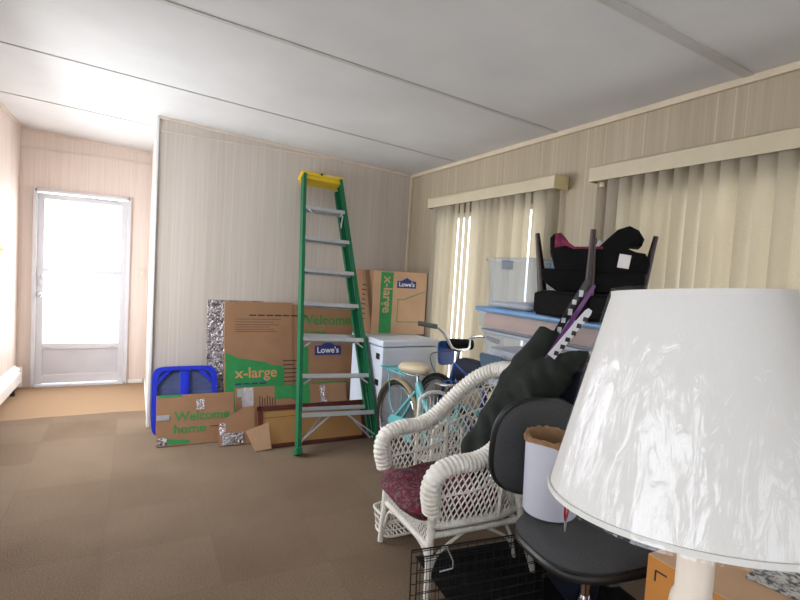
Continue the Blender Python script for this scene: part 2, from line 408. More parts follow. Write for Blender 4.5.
def text(name, s, size, material, parent, loc, rot=(0, 0, 0), align='CENTER', bold=0, sx=1, depth=.0006):
    cu = bpy.data.curves.new('t', 'FONT'); cu.body = s; cu.size = size; cu.align_x = align; cu.align_y = 'CENTER'; cu.extrude = depth; cu.offset = bold
    tmp = bpy.data.objects.new('t', cu); COL.objects.link(tmp)
    bpy.context.view_layer.update()
    dg = bpy.context.evaluated_depsgraph_get()
    me = bpy.data.meshes.new_from_object(tmp.evaluated_get(dg)); me.name = name
    bpy.data.objects.remove(tmp); bpy.data.curves.remove(cu)
    me.materials.clear(); me.materials.append(M[material])
    o = bpy.data.objects.new(name, me); COL.objects.link(o); o.parent = parent
    o.location = loc; o.rotation_euler = rot; o.scale = (sx, 1, 1)
    return o
def spline(ctrl, k=6, closed=False):
    P = [Vector(p) for p in ctrl]; n = len(P); out = []
    m = n if closed else n-1
    for i in range(m):
        p0 = P[(i-1) % n] if closed or i > 0 else P[0]*2-P[1]
        p1, p2 = P[i], P[(i+1) % n]
        p3 = P[(i+2) % n] if closed or i+2 < n else P[-1]*2-P[-2]
        for j in range(k):
            t = j/k
            out.append(.5*((2*p1)+(-p0+p2)*t+(2*p0-5*p1+4*p2-p3)*t*t+(-p0+3*p1-3*p2+p3)*t**3))
    if not closed: out.append(P[-1])
    return out
def crinkle(bm, amp, freq):
    for v in bm.verts:
        v.co += noise.noise_vector(v.co*freq)*amp

# ------------------------------------------------------------------ the room
XR, YB, XH, YD, XL, YN = 2.5334, 4.6916, .1375, 6.4056, -1.0544, -2.0
SL, CZ = .0633, 2.4434
def cz(x): return CZ + SL*(XR-x)
b = new(); box(b, ((XL+XR)/2, (YN+YD)/2, -.05), (XR-XL+.4, YD-YN+.4, .1)); struct('floor', b, 'carpet')
b = new(); prism(b, [(XL-.2, cz(XL-.2)), (XR+.2, cz(XR+.2)), (XR+.2, cz(XR+.2)+.08), (XL-.2, cz(XL-.2)+.08)], YN-.2, YD+.2); struct('ceiling', b, 'ceiling')
def wall_holes(name, axis, pos, t, u0, u1, zt, holes, m, out):
    """wall along u (axis 0: runs in x at y=pos; axis 1: runs in y at x=pos); t outward thickness sign*size; zt(u) top height"""
    b = new()
    cuts = sorted(set([u0, u1]+[h[0] for h in holes]+[h[1] for h in holes]))
    def put(a, c, z0a, z1a, z1c):
        q = [(a, z0a), (c, z0a), (c, z1c), (a, z1a)]
        bb = bmesh.new(); vs = []
        for d in (0, t):
            vs.append([bb.verts.new((u, pos+d, z) if axis == 0 else (pos+d, u, z)) for u, z in q])
        bb.faces.new(vs[0]); bb.faces.new(vs[1][::-1])
        for i in range(4): bb.faces.new((vs[0][i], vs[1][i], vs[1][(i+1) % 4], vs[0][(i+1) % 4]))
        bmesh.ops.recalc_face_normals(bb, faces=bb.faces); join(b, bb)
    for a, c in zip(cuts, cuts[1:]):
        h = [x for x in holes if x[0] <= a+1e-6 and x[1] >= c-1e-6]
        if not h: put(a, c, 0, zt(a), zt(c))
        else:
            if h[0][2] > 0: put(a, c, 0, h[0][2], h[0][2])
            put(a, c, h[0][3], zt(a), zt(c))
    return struct(name, b, m)
# window openings: right wall (behind the blinds), left wall and the wall behind the camera (daylight sources)
WR = [(2.62, 4.02, .45, 1.98), (.35, 2.05, .45, 1.98)]
WL = [(3.2, 5.2, .85, 2.0), (-.6, 1.0, .95, 2.05)]
WN = [(-.4, 1.8, .9, 2.0)]
top = .02
wall_holes('wall_back', 0, YB, .0-(-.12), XH, XR+.15, lambda x: cz(x)+top, [], 'panel_x', 1)
wall_holes('wall_right', 1, XR, .15, YN, YB, lambda y: cz(XR)+top, WR, 'panel_y', 1)
wall_holes('wall_door', 0, YD, .15, XL-.15, XH+.15, lambda x: cz(x)+top, [(-.925, -.06, 0, 2.07)], 'panel_hall', 1)
wall_holes('wall_hall', 1, XH, .12, YB+.12, YD, lambda y: cz(XH)+top, [], 'panel_left', 1)
wall_holes('wall_left', 1, XL, -.15, YN, YD, lambda y: cz(XL)+top, WL, 'panel_left', 1)
wall_holes('wall_rear', 0, YN, -.15, XL, XR, lambda x: cz(x)+top, WN, 'panel_hall', 1)
# trims
def trim_along(name, pts, w, t, m):
    b = new(); a, c = Vector(pts[0]), Vector(pts[1]); d = c-a
    box(b, (0, 0, 0), (d.length, t, w), bev=.003)
    q = d.to_track_quat('X', 'Z'); b.transform(Matrix.Translation((a+c)/2) @ q.to_matrix().to_4x4()); return struct(name, b, m)
trim_along('trim_1', ((XH+.01, YB-.008, cz(XH)-.012), (XR, YB-.008, cz(XR)-.012)), .024, .016, 'trim_pink')
trim_along('trim_2', ((XR-.012, YN, CZ-.017), (XR-.012, YB, CZ-.017)), .034, .02, 'trim')
trim_along('trim_3', ((XL, YD-.008, cz(XL)-.014), (XH, YD-.008, cz(XH)-.014)), .028, .016, 'trim_pink')
trim_along('trim_4', ((XL+.008, YN, cz(XL)-.014), (XL+.008, YD, cz(XL)-.014)), .028, .016, 'trim_pink')
trim_along('trim_5', ((XH+.02, YB-.004, 2.474), (XR-.9, YB-.004, 2.474)), .014, .008, 'trim_pink')
trim_along('trim_6', ((XL, YD-.005, 2.474), (XH-.01, YD-.005, 2.474)), .02, .010, 'trim_pink')
b = new(); box(b, (XH-.004, YB+.02, 1.29), (.028, .075, 2.58), bev=.006); struct('trim_7', b, 'trim_white')     # corner guard
b = new(); box(b, (XR-.012, YB-.012, 1.215), (.024, .024, 2.40), bev=.005); struct('trim_8', b, 'trim')
b = new(); box(b, (XL+.008, YD-.008, 1.24), (.016, .016, 2.46), bev=.004); struct('trim_9', b, 'trim_pink')
YBs = 3.8516
for i, (yy, ww) in enumerate(((YBs, .018), (YBs-1.22, .03), (YBs-2.44, .05), (YBs+1.243, .018), (YBs-3.66, .03))):
    x0 = XL; x1 = XR if yy < YB else XH
    b = new(); box(b, (0, 0, 0), ((x1-x0)/math.cos(math.atan(SL)), ww, .006), bev=.002)
    b.transform(XF(((x0+x1)/2, yy, cz((x0+x1)/2)-.003), (0, math.atan(SL), 0))); struct('trim_%d' % (10+i), b, 'seam')
def bb_(name, c, s): 
    b = new(); box(b, c, s, bev=.004); struct(name, b, 'trim_white')
bb_('baseboard_back', ((XH+XR)/2, YB-.006, .03), (XR-XH, .012, .06))
bb_('baseboard_right', (XR-.006, (YN+YB)/2, .03), (.012, YB-YN, .06))
bb_('baseboard_hall', (XH-.006, (YB+YD)/2+.06, .03), (.012, YD-YB-.15, .06))
bb_('baseboard_door', (.03, YD-.006, .02), (.16, .012, .04))
# windows
def window(n, axis, pos, inw, u0, u1, z0, z1):
    r = sstruct('window_%d' % n, ((pos, (u0+u1)/2, z0) if axis else ((u0+u1)/2, pos, z0)))
    L = u1-u0; H = z1-z0
    def bx(b, u, d, z, su, sd, sz):
        if axis: box(b, (d, u, z), (sd, su, sz), bev=.003)
        else: box(b, (u, d, z), (su, sd, sz), bev=.003)
    d = inw*.07
    b = new()
    for u in (-L/2+.02, L/2-.02): bx(b, u, d, H/2, .04, .06, H)
    for z in (.02, H-.02): bx(b, 0, d, z, L, .06, .04)
    bx(b, 0, d, H/2, .04, .05, H)
    obj('window_frame', b, 'trim_white', r)
    b = new(); bx(b, 0, d, H/2, L-.06, .006, H-.06); obj('pane', b, 'glass', r)
    b = new(); bx(b, 0, inw*.0-math.copysign(.02, inw), -.012, L+.08, .07, .02); obj('window_sill', b, 'trim_white', r)
for i, (a, c, z0, z1) in enumerate(WR): window(1+i, 1, XR, .15, a, c, z0, z1)
for i, (a, c, z0, z1) in enumerate(WL): window(3+i, 1, XL, -.15, a, c, z0, z1)
for i, (a, c, z0, z1) in enumerate(WN): window(5+i, 0, YN, -.15, a, c, z0, z1)
# storm door
r = sstruct('door_1', (-.4925, YD, 0))
def dbx(name, items, m, parent, bev=.004, label=None):
    b = new()
    for c, s in items: box(b, c, s, bev=bev)
    return obj(name, b, m, parent, label=label)
dbx('door_frame', [((-.425, .02, 1.035), (.035, .12, 2.07)), ((.425, .02, 1.035), (.035, .12, 2.07)), ((0, .02, 2.055), (.865, .12, .03)), ((0, .02, .012), (.865, .12, .024))], 'door_white', r)
door = dbx('door_leaf', [((-.378, .02, 1.03), (.06, .037, 2.0)), ((.378, .02, 1.03), (.06, .037, 2.0)), ((0, .02, 2.0), (.81, .031, .055)), ((0, .02, .08), (.81, .031, .09)), ((0, .02, .43), (.81, .031, .06))], 'door_white', r)
dbx('mid_rail', [((0, .012, 1.235), (.71, .03, .045))], 'aluminium', r)
dbx('kick_panel', [((0, .026, .26), (.71, .012, .30))], 'door_panel', r)
dbx('pane', [((0, .03, 1.61), (.70, .005, .73)), ((0, .03, .83), (.70, .005, .76))], 'glass', r)
dbx('door_closer', [((.06, -.01, 2.015), (.1, .03, .03)), ((.22, -.008, 2.005), (.22, .018, .014))], 'aluminium', r)
dbx('sash_clip', [((-.3, -.005, .425), (.05, .012, .012)), ((.3, -.005, .425), (.05, .012, .012))], 'aluminium', r)
b = new(); lathe(b, [(.0, 0), (.022, 0), (.022, .012), (.01, .016), (.01, .04), (.024, .05), (.024, .062), (0, .068)], xf=XF((-.372, 0, 1.18), (PI/2, 0, 0)), seg=18)
box(b, (-.372, -.01, 1.10), (.026, .018, .05), bev=.004); obj('door_handle', b, 'aluminium', r, True)
b = new(); lathe(b, [(0, 0), (.026, 0), (.026, .01), (.012, .014), (.012, .03), (.027, .045), (.022, .065), (0, .07)], xf=XF((-.372, 0, .98), (PI/2, 0, 0)), seg=18); obj('door_knob', b, 'aluminium', r, True)
# thin dark threshold
# light switch by the door
r = thing('light_switch', 'small pale wall switch right of the storm door', 'light switch', (.075, YD, 1.25))
dbx('cover_plate', [((0, -.004, 0), (.07, .008, .115))], 'trim_pink', r); dbx('toggle', [((0, -.012, .005), (.012, .016, .024))], 'trim_white', r)
r = thing('wall_socket', 'small yellowish switch plate on the left wall', 'switch plate', (XL, 5.62, 1.42), (0, 0, PI/2))
dbx('cover_plate', [((0, -.004, 0), (.07, .008, .115))], 'valance_end', r); dbx('toggle', [((0, -.012, .005), (.012, .016, .024))], 'trim_white', r)
# baseboard heater on the left wall
r = thing('baseboard_heater', 'long white metal baseboard heater along the left wall', 'heater', (XL, 4.80, 0))
b = new(); prism(b, [(0, .05), (.02, .05), (.02, .24), (0, .26)], -1.5, 1.5); obj('back_plate', b, 'trim_white', r)
b = new(); prism(b, [(.02, .205), (.055, .18), (.058, .09), (.064, .09), (.061, .185), (.02, .215)], -1.5, 1.5); obj('front_cover', b, 'trim_white', r)
b = new(); prism(b, [(.0, .25), (.04, .235), (.055, .215), (.05, .212), (.0, .24)], -1.5, 1.5); obj('top_hood', b, 'trim_white', r)
b = new(); box(b, (.036, 0, .12), (.03, 2.94, .05)); obj('heating_element', b, 'aluminium', r)
for y in (-1.49, 1.49): b = new(); box(b, (.032, y, .14), (.064, .02, .2), bev=.004); obj('end_cap', b, 'trim_white', r)
for y in (-1.2, 0, 1.25): b = new(); box(b, (.03, y, .03), (.04, .03, .06), bev=.003); obj('foot', b, 'black_plastic', r)

# outside: deck with a railing beyond the door
b = new(); box(b, (-.4, 7.5, -.12), (4, 1.8, .1)); struct('trim_30', b, 'deck')
r = thing('deck_railing', 'white railing seen faintly through the storm door glass', 'railing', (-.4, 7.9, -.07))
dbx('top_rail', [((0, 0, .98), (3.2, .06, .05))], 'rail_grey', r); dbx('bottom_rail', [((0, 0, .1), (3.2, .04, .05))], 'rail_grey', r)
for k in range(-5, 6): dbx('baluster', [((k*.2, 0, .53), (.03, .03, .85))], 'rail_grey', r)
for x in (-1.55, 1.55): dbx('post', [((x, 0, .5), (.09, .09, 1.0))], 'trim_white', r)

# ------------------------------------------------------------------ vertical blinds
def blind(name, label, y0, y1, seed, slit, ang0, first_gap, depth_end=True):
    """y0 (near) .. y1 (far)"""
    rnd = random.Random(seed)
    r = thing(name, label, 'vertical blinds', (XR, (y0+y1)/2, 0))
    L = y1-y0; D = .135
    b = new(); box(b, (-D+.005, 0, 2.083), (.010, L, .09), bev=.003)
    box(b, (-D/2, 0, 2.125), (D, L, .006)); obj('valance', b, 'valance', r)
    for s in (-1, 1):
        b = new(); box(b, (-D/2, s*(L/2-.005), 2.08), (D-.012, .010, .088), bev=.003); obj('valance_return', b, 'valance_end', r)
    b = new(); box(b, (-.065, 0, 2.095), (.05, L-.06, .04), bev=.004); obj('head_rail', b, 'aluminium', r)
    n = int((L-.06)/.078); prev = None
    for i in range(n):
        y = -L/2+.07+i*(L-.13)/(n-1)
        a = ang0 + rnd.uniform(-.38, .38); op = slit(i/(n-1)) if slit else 0
        if op: a = op
        bm = new()
        # gently curved vane, .089 wide, thin
        K = 6; zt = 2.07; zb = .16 + rnd.uniform(-.004, .004); sw = rnd.uniform(-.01, .01)
        V = []
        for z in (zt, (zt+zb)/2, zb):
            row = []
            for q in range(K+1):
                s = (q/K-.5)*.089; cvx = .017*(1-(2*q/K-1)**2)
                tw = a + sw*(zt-z)
                row.append((s*math.cos(tw)+cvx*math.sin(tw), -s*math.sin(tw)+cvx*math.cos(tw), z))
            V.append(row)
        vs = [[bm.verts.new((-.065-px, y+py, z)) for (py, px, z) in row] for row in V]
        for A, B in zip(vs, vs[1:]):
            for q in range(K): bm.faces.new((A[q], A[q+1], B[q+1], B[q]))
        bmesh.ops.solidify(bm, geom=list(bm.faces), thickness=.0012)
        obj('vane', bm, 'vane', r, True)
    return r
b1 = blind('vertical_blinds', 'cream vertical blinds with bright slits, in the far corner behind the bikes', 2.50, 4.11, 3, lambda t: {True: .27}.get(min(abs(t-q) for q in (.12, .655, .765)) < .05, 0), -.85, 0)
b2 = blind('vertical_blinds', 'wide closed cream vertical blinds above the lamp shade on the right', .30, 2.216, 5, None, -.80, 0)
b = new(); lathe(b, [(.0, 0), (.014, .002), (.018, .014), (.014, .03), (.004, .036), (0, .036)], (XR-.1, 2.14, 2.0), 14); tag(obj('cord_tassel', b, 'cream_saddle', None, True), 'small cream cord pull just below left end of the wide valance', 'blind pull')

# ------------------------------------------------------------------ things leaning on the back wall
def lean(name, label, cat, x0, x1, y_bot, y_top, z_len, t, rotz=0, group=None, mesh=None):
    """Empty at bottom centre; local x right, z up along the panel, y back. leans back"""
    tilt = math.asin((y_top-y_bot)/z_len)
    return thing(name, label, cat, ((x0+x1)/2, y_bot, .002), (-tilt, 0, rotz), group)
def panel(name, parent, w, h, t, m, z0=0, x=0, y=0, bev=.002):
    b = new(); box(b, (x, y, z0+h/2), (w, t, h), bev=bev); return obj(name, b, m, parent)
def lines(name, parent, m, rows, y=-.0):
    b = new()
    for (x, z, w, h) in rows: box(b, (x, y, z), (w, .0008, h))
    return obj(name, b, m, parent)
# silver wrapped panel
r = lean('wrapped_panel', 'tall flat item in crinkled silver wrap behind the big flattened box', 'wrapped panel', .57, 1.05, 4.52, 4.655, 1.12, .03)
b = new(); 
bb2 = bmesh.new(); bmesh.ops.create_grid(bb2, x_segments=14, y_segments=34, size=.5)
for v in bb2.verts: v.co = Vector((v.co.x*.48, 0, v.co.y*1.10+.55))
rr_ = bmesh.ops.extrude_face_region(bb2, geom=list(bb2.faces))
for v in [g for g in rr_['geom'] if isinstance(g, bmesh.types.BMVert)]: v.co.y = .028
for v in bb2.verts:
    v.co += noise.noise_vector(v.co*22)*.007
    v.co.z = max(v.co.z, .004)
join(b, bb2); obj('plastic_wrapping', b, 'foil', r)
panel('board', r, .44, 1.04, .014, 'card', .03, y=.014)
# big flattened box
r = lean('flattened_box', 'tall flattened extra large moving box with green corner print behind the ladder', 'flattened box', .70, 1.94, 4.40, 4.60, 1.11, .02)
# local x: -.62..+.62
panel('front_panel', r, .60, 1.105, .010, 'card', 0, -.32, -.006)
panel('side_panel', r, .64, 1.09, .008, 'card', 0, .30, -.002)
panel('rear_layer', r, 1.23, 1.09, .006, 'card_tan', 0, 0, .006)
b = new(); prism(b, [(-.61, .02), (-.61, .66), (-.50, .61), (-.36, .585), (-.27, .57), (-.23, .545), (-.11, .53), (-.10, .48), (-.09, .02)], -.0130, -.0112); obj('green_print', b, 'green_ink', r)
text('size_text', 'x-large', .125, 'salmon_ink', r, (-.345, -.0136, .475), (PI/2, 0, 0), sx=1.05, bold=.002)
lines('caption_print', r, 'blue_ink', [(-.50+k*.07, .385, .058, .014) for k in range(4)], -.0138)
lines('heading_print', r, 'black_ink', [(-.38+k*.075, .985, .062, .012) for k in range(7)], -.0115)
lines('small_print', r, 'black_ink', [(-.36-(.40-wd)/2+.03, z, wd, .004) for z, wd in ((.95, .40), (.925, .34), (.90, .38), (.88, .30), (.86, .34), (.84, .36))], -.0115)
lines('item_list_print', r, 'black_ink', [(-.035-(.15-wd)/2, .575-k*.037, wd, .009) for k, wd in enumerate((.15, .10, .13, .15, .11, .14, .1, .13, .12, .1))], -.0115)
lines('green_stripe', r, 'green_ink', [(.085, .40, .085, .62)], -.0066)
text('welcome_text', 'Welcome', .13, 'green_text', r, (.30, -.0068, .945), (PI/2, 0, 0), bold=.003)
text('home_text', 'home', .09, 'green_text', r, (.20, -.0068, .83), (PI/2, 0, 0), bold=.002)
lines('green_outline', r, 'green_ink', [(.34, .36, .36, .012)], -.0066)
def logo(parent, x, y, z, s, roty=0):
    """blue gabled sign with white lettering, 1 x .42 units scaled by s"""
    b = new(); prism(b, [(-.5*s, -.2*s), (.5*s, -.2*s), (.5*s, .13*s), (.27*s, .15*s), (0, .3*s), (-.27*s, .15*s), (-.5*s, .13*s)], -.0007, .0007, xf=XF((x, y, z))); o = obj('logo', b, 'blue_ink', parent)
    text('logo_lettering', "Lowe's", .30*s, 'white_ink', o, (x, y-.0010, z-.03*s), (PI/2, 0, 0), bold=.006*s)
    return o
logo(r, .32, -.0076, .67, .26)
# blue plastic panel
r = lean('plastic_play_table', 'bright blue plastic table top on edge leaning in the left corner', 'plastic table', .14, .65, 4.36, 4.53, .565, .04)
def frame_ring(bm, w, h, iw, ih, t, n=7, cx=0, cz_=0, cy=0):
    O = sup(w, h, n, 64); I = sup(iw, ih, n, 64)
    vs = []
    for y in (-t/2, t/2):
        vs.append([bm.verts.new((cx+x, cy+y, cz_+z)) for x, z in O]); vs.append([bm.verts.new((cx+x, cy+y, cz_+z)) for x, z in I])
    k = 64
    for i in range(k):
        j = (i+1) % k
        bm.faces.new((vs[0][i], vs[0][j], vs[1][j], vs[1][i])); bm.faces.new((vs[2][j], vs[2][i], vs[3][i], vs[3][j]))
        bm.faces.new((vs[0][j], vs[0][i], vs[2][i], vs[2][j])); bm.faces.new((vs[1][i], vs[1][j], vs[3][j], vs[3][i]))
b = new(); frame_ring(b, .50, .56, .42, .49, .045, 7, 0, .285); box(b, (0, 0, .285), (.07, .03, .5), bev=.006)
for sx_ in (-1, 1):
    for sz_ in (-1, 1): box(b, (sx_*.17, -.002, .285+sz_*.19), (.16, .03, .03), (0, sx_*sz_*.8, 0), bev=.006)
obj('rim', b, 'blue_plastic', r, True)
b = new(); prism(b, [(x, z+.285) for x, z in sup(.44, .51, 7, 40)], .004, .012); obj('panel', b, 'blue_dim', r)
# welcome home flattened box in front
r = lean('flattened_box', 'small flattened box with green welcome text and silver tape in front of the blue plastic', 'flattened box', .175, .75, 4.14, 4.27, .40, .02)
panel('board', r, .575, .385, .012, 'card'); 
text('welcome_text', 'Welcome', .098, 'green_text', r, (.045, -.0076, .215), (PI/2, 0, 0), bold=.002, sx=1.05)
text('home_text', 'home', .088, 'green_text', r, (-.05, -.0076, .12), (PI/2, 0, 0), bold=.002, sx=1.15)
lines('green_stripe', r, 'green_ink', [(-.19, .375, .17, .018)], -.0066)
b = new(); prism(b, [(-.27, .012), (-.05, .012), (-.05, .035), (-.20, .055), (-.27, .05)], -.0072, -.0064); obj('green_corner_print', b, 'green_ink', r)
lines('small_print', r, 'black_ink', [(.17, .125, .14, .006)], -.0066)
def tape_strip(parent, x, z, w, h, y=-.0095, name='packing_tape', m='tape', amp=.0015):
    bb = bmesh.new(); bmesh.ops.create_grid(bb, x_segments=10, y_segments=10, size=.5)
    for v in bb.verts:
        v.co = Vector((x+v.co.x*w, y, z+v.co.y*h)); v.co.y += abs(noise.noise(v.co*90))*-amp*2
    return obj(name, bb, m, parent)
M['grey_tape'] = mat('silver_grey_tape', (168, 168, 172), .35, .2, var=.1)
tape_strip(r, -.24, .215, .09, .04, m='grey_tape'); tape_strip(r, .03, .30, .06, .08, m='tape'); tape_strip(r, -.245, .035, .07, .06, m='foil', amp=.005)
# box with tape
r = lean('flattened_box', 'long flattened box with bright green patch lying behind the ladder feet', 'flattened box',   .78, 1.79, 4.27, 4.40, .405, .02)
panel('board', r, 1.01, .385, .012, 'card'); panel('rear_layer', r, .98, .375, .008, 'card_tan', y=.011)
b = new(); prism(b, [(-.17, .385), (.15, .385), (.15, .22), (.05, .20), (-.02, .27), (-.17, .27)], -.0075, -.0064); obj('green_print', b, 'green_ink', r)
lines('item_list_print', r, 'black_ink', [(-.30+k*.022, .22-(k % 3)*.01, .007, .17) for k in range(7)], -.0066)
tape_strip(r, -.46, .34, .055, .07, m='grey_tape'); tape_strip(r, .27, .26, .05, .22, m='tape'); tape_strip(r, .27, .2, .09, .09, m='foil', amp=.004)
tape_strip(r, -.40, .2, .10, .36, y=-.0085, m='tape')
r = lean('cardboard_scrap', 'small cut cardboard piece with crinkled tape left of the framed board', 'cardboard piece', .61, .90, 4.02, 4.12, .24, .01)
b = new(); prism(b, [(-.14, 0), (.14, 0), (.14, .30), (.05, .285), (-.14, .185)], -.005, .005); obj('board', b, 'card', r)
tape_strip(r, -.04, .05, .16, .09, y=-.008, m='foil', amp=.006); tape_strip(r, -.11, .13, .05, .09, y=-.008, m='tape')
# framed board: dark red wooden frame seen from the back
r = lean('picture_frame', 'wide red-brown wooden frame with tan backing board standing behind the ladder', 'picture frame',   .88, 1.80, 3.87, 3.985, .325, .02)
b = new(); W, H = .915, .325
for c, s in (((0, 0, H-.02), (W, .022, .04)), ((0, 0, .015), (W, .022, .03)), ((-W/2+.02, 0, H/2), (.04, .022, H)), ((W/2-.02, 0, H/2), (.04, .022, H))): box(b, c, s, bev=.004)
obj('frame', b, 'frame_red', r)
panel('backing_board', r, W-.05, H-.04, .006, 'card_tan', .02, 0, 0)
b = new(); tube(b, [(-W/2+.05, -.013, .23), (-.1, -.013, .235), (W/2-.05, -.013, .23)], .0018, 5); obj('hanging_wire', b, 'black_plastic', r)
r = lean('cardboard_scrap', 'plain tan cardboard flap standing against the left end of the framed board', 'cardboard piece', .80, .97, 3.83, 3.90, .18, .01)
b = new(); prism(b, [(-.10, .16), (-.035, 0), (.09, .01), (.075, .21)], -.003, .003); obj('board', b, 'card_light', r)

# ------------------------------------------------------------------ step ladder (closed, leaning on the wall)
Ltilt = math.atan2(.985, 2.27)
r = thing('step_ladder', 'green fibreglass step ladder with yellow top leaning against the back wall', 'ladder', (1.462, 3.64, .004), (-Ltilt, .032, 0))
HL = 2.47
def hw(z): return .335 - (.335-.175)*(z/HL)
for s in (-1, 1):
    b = new(); prism(b, [(s*hw(0)-.010, 0), (s*hw(0)+.010, 0), (s*hw(HL)+.010, HL), (s*hw(HL)-.010, HL)], -.012, .012)
    # channel flanges
    for yy in (-.038, .038):
        prism(b, [(s*hw(0)-.014, 0), (s*hw(0)+.014, 0), (s*hw(HL)+.014, HL), (s*hw(HL)-.014, HL)], yy-.004, yy+.004)
    prism(b, [(s*hw(0)+s*.011-.003, 0), (s*hw(0)+s*.011+.003, 0), (s*hw(HL)+s*.011+.003, HL), (s*hw(HL)+s*.011-.003, HL)], -.04, .04)
    fr = obj('side_rail', b, 'ladder_green', r)
    b = new(); box(b, (s*hw(0), 0, .022), (.05, .095, .05), bev=.008); obj('rubber_foot', b, 'ladder_green', fr)
# rear section, folded in behind the front
def hr(z): return .31 - (.31-.165)*(z/HL)
for s in (-1, 1):
    b = new(); prism(b, [(s*hr(.03)-.014, .10), (s*hr(.03)+.014, .10), (s*hr(HL)+.014, HL-.08), (s*hr(HL)-.014, HL-.08)], .062, .098); obj('rear_rail', b, 'ladder_green', r)
for z in (.345, .955, 2.175):
    b = new(); box(b, (0, .08, z), (2*hr(z), .022, .032), bev=.004); obj('rear_brace', b, 'aluminium', r)
zs = [.305*(k+1) for k in range(7)]
for k, z in enumerate(zs):
    wdt = 2*hw(z)-.02
    b = new(); box(b, (0, .0, z-.012), (wdt, .085, .005)); box(b, (0, -.042, z-.022), (wdt, .004, .034)); box(b, (0, .042, z-.018), (wdt, .004, .02))
    for q in range(6): box(b, (0, -.033+q*.013, z-.008), (wdt, .004, .004))
    st = obj('step', b, 'aluminium', r)
    if k < 3:
        lo = .085 if k else .20; inn = .07 if k else .22
        for s in (-1, 1):
            b = new(); tube(b, [(s*(hw(z)-.018), -.034, z-lo), (s*(hw(z)-.018-inn), -.034, z-.035)], .007, 6, flat=.5); obj('brace', b, 'aluminium', st)
            if k == 0:
                b = new(); tube(b, [(s*(hw(z)-.018), .05, z-lo*1.1), (s*(hw(z)-.018-inn*.8), .05, z-.03)], .007, 6, flat=.5); obj('brace', b, 'aluminium', st)
b = new(); box(b, (0, .035, HL+.004), (2*hw(HL)+.06, .15, .035), bev=.008); box(b, (0, .035, HL-.028), (2*hw(HL)+.02, .12, .04), bev=.004)
cap = obj('top_cap', b, 'ladder_yellow', r)
b = new(); lathe(b, [(0, 0), (.012, 0), (.012, .004), (0, .004)], xf=XF((-.02, -.052, HL+.002), (PI/2, 0, 0)), seg=14); obj('screw_hole', b, 'black_plastic', cap)
b = new(); box(b, (.06, -.0505, HL+.003), (.06, .001, .010)); obj('worn_mark', b, 'white_ink', cap)
for s in (-1, 1):
    b = new(); tube(b, [(s*(hw(2.0)-.025), .0, 2.1), (s*(hw(2.0)-.03), .05, 2.0), (s*(hw(2.0)-.02), .08, 2.11)], .008, 6, flat=.5)
    tube(b, [(s*(hw(2.1)-.02), -.045, 2.12), (s*(hw(2.1)-.07), -.045, 2.06)], .008, 6, flat=.5)
    obj('spreader', b, 'aluminium', r)

# ------------------------------------------------------------------ white cabinet and big box
r = thing('storage_cabinet', 'small white metal chest with dark side latches under the big moving box', 'cabinet', (2.085, 4.02, 0), (0, 0, .04))
b = new(); box(b, (0, 0, .41), (.545, .60, .78), bev=.008); obj('body', b, 'white_enamel', r)
b = new(); box(b, (0, 0, .833), (.555, .61, .05), bev=.008); obj('top_lid', b, 'white_enamel', r)
for z in (.72, .50):
    b = new(); box(b, (-.274, -.22, z), (.008, .06, .05), bev=.003); obj('latch', b, 'black_plastic', r)
b = new()
for x in (-.23, .23):
    for y in (-.25, .25): lathe(b, [(.02, 0), (.02, .03)], (x, y, 0), 12)
obj('foot', b, 'black_plastic', r)
r = thing('moving_box', 'extra large cardboard moving box with green stripe standing on the white cabinet', 'moving box', (2.18, 4.36, .860), (0, 0, -.07))
hx, hy, hz = .268, .255, .575
b = new(); box(b, (-hx+.002, 0, hz/2), (.004, 2*hy, hz)); box(b, (hx-.002, 0, hz/2), (.004, 2*hy, hz)); box(b, (0, hy-.002, hz/2), (2*hx, .004, hz)); box(b, (0, 0, .003), (2*hx, 2*hy, .005))
obj('side_panels', b, 'card', r)
b = new(); box(b, (0, -hy+.002, hz/2), (2*hx, .005, hz), bev=.001); obj('front_panel', b, 'card_light', r)
b = new()
for s in (-1, 1): box(b, (0, s*hy/2, hz-.002), (2*hx, hy-.003, .004))
obj('top_flap', b, 'card', r)
yf = -hy-.0012
lines('green_stripe', r, 'green_ink', [(-.135, hz/2, .12, hz-.02)], yf)
text('size_text', 'x-large', .12, 'card_light', r, (-.128, yf-.0008, .36), (PI/2, PI/2, 0), bold=.002)

logo(r, .06, yf, .465, .19)
lines('green_house_outline', r, 'green_ink', [(-.02, .22, .007, .21), (.115, .115, .27, .007), (.015, .32, .07, .007)], yf)
b = new()
for p, q in (((.045, .32), (.10, .345)), ((.10, .345), (.25, .40))): tube(b, [(p[0], yf, p[1]), (q[0], yf, q[1])], .0035, 4)
obj('green_roof_outline', b, 'green_ink', r)
# left face printing
lines_b = new()
for k in range(8): box(lines_b, (-hx-.0008, -.02-.0*k, .12+k*.045), (.0012, .12-.02*(k % 3), .012))
obj('item_list_print', lines_b, 'black_ink', r)
b = new(); box(b, (-hx-.0008, .17, .18), (.0012, .12, .30)); obj('green_side_print', b, 'green_ink', r)

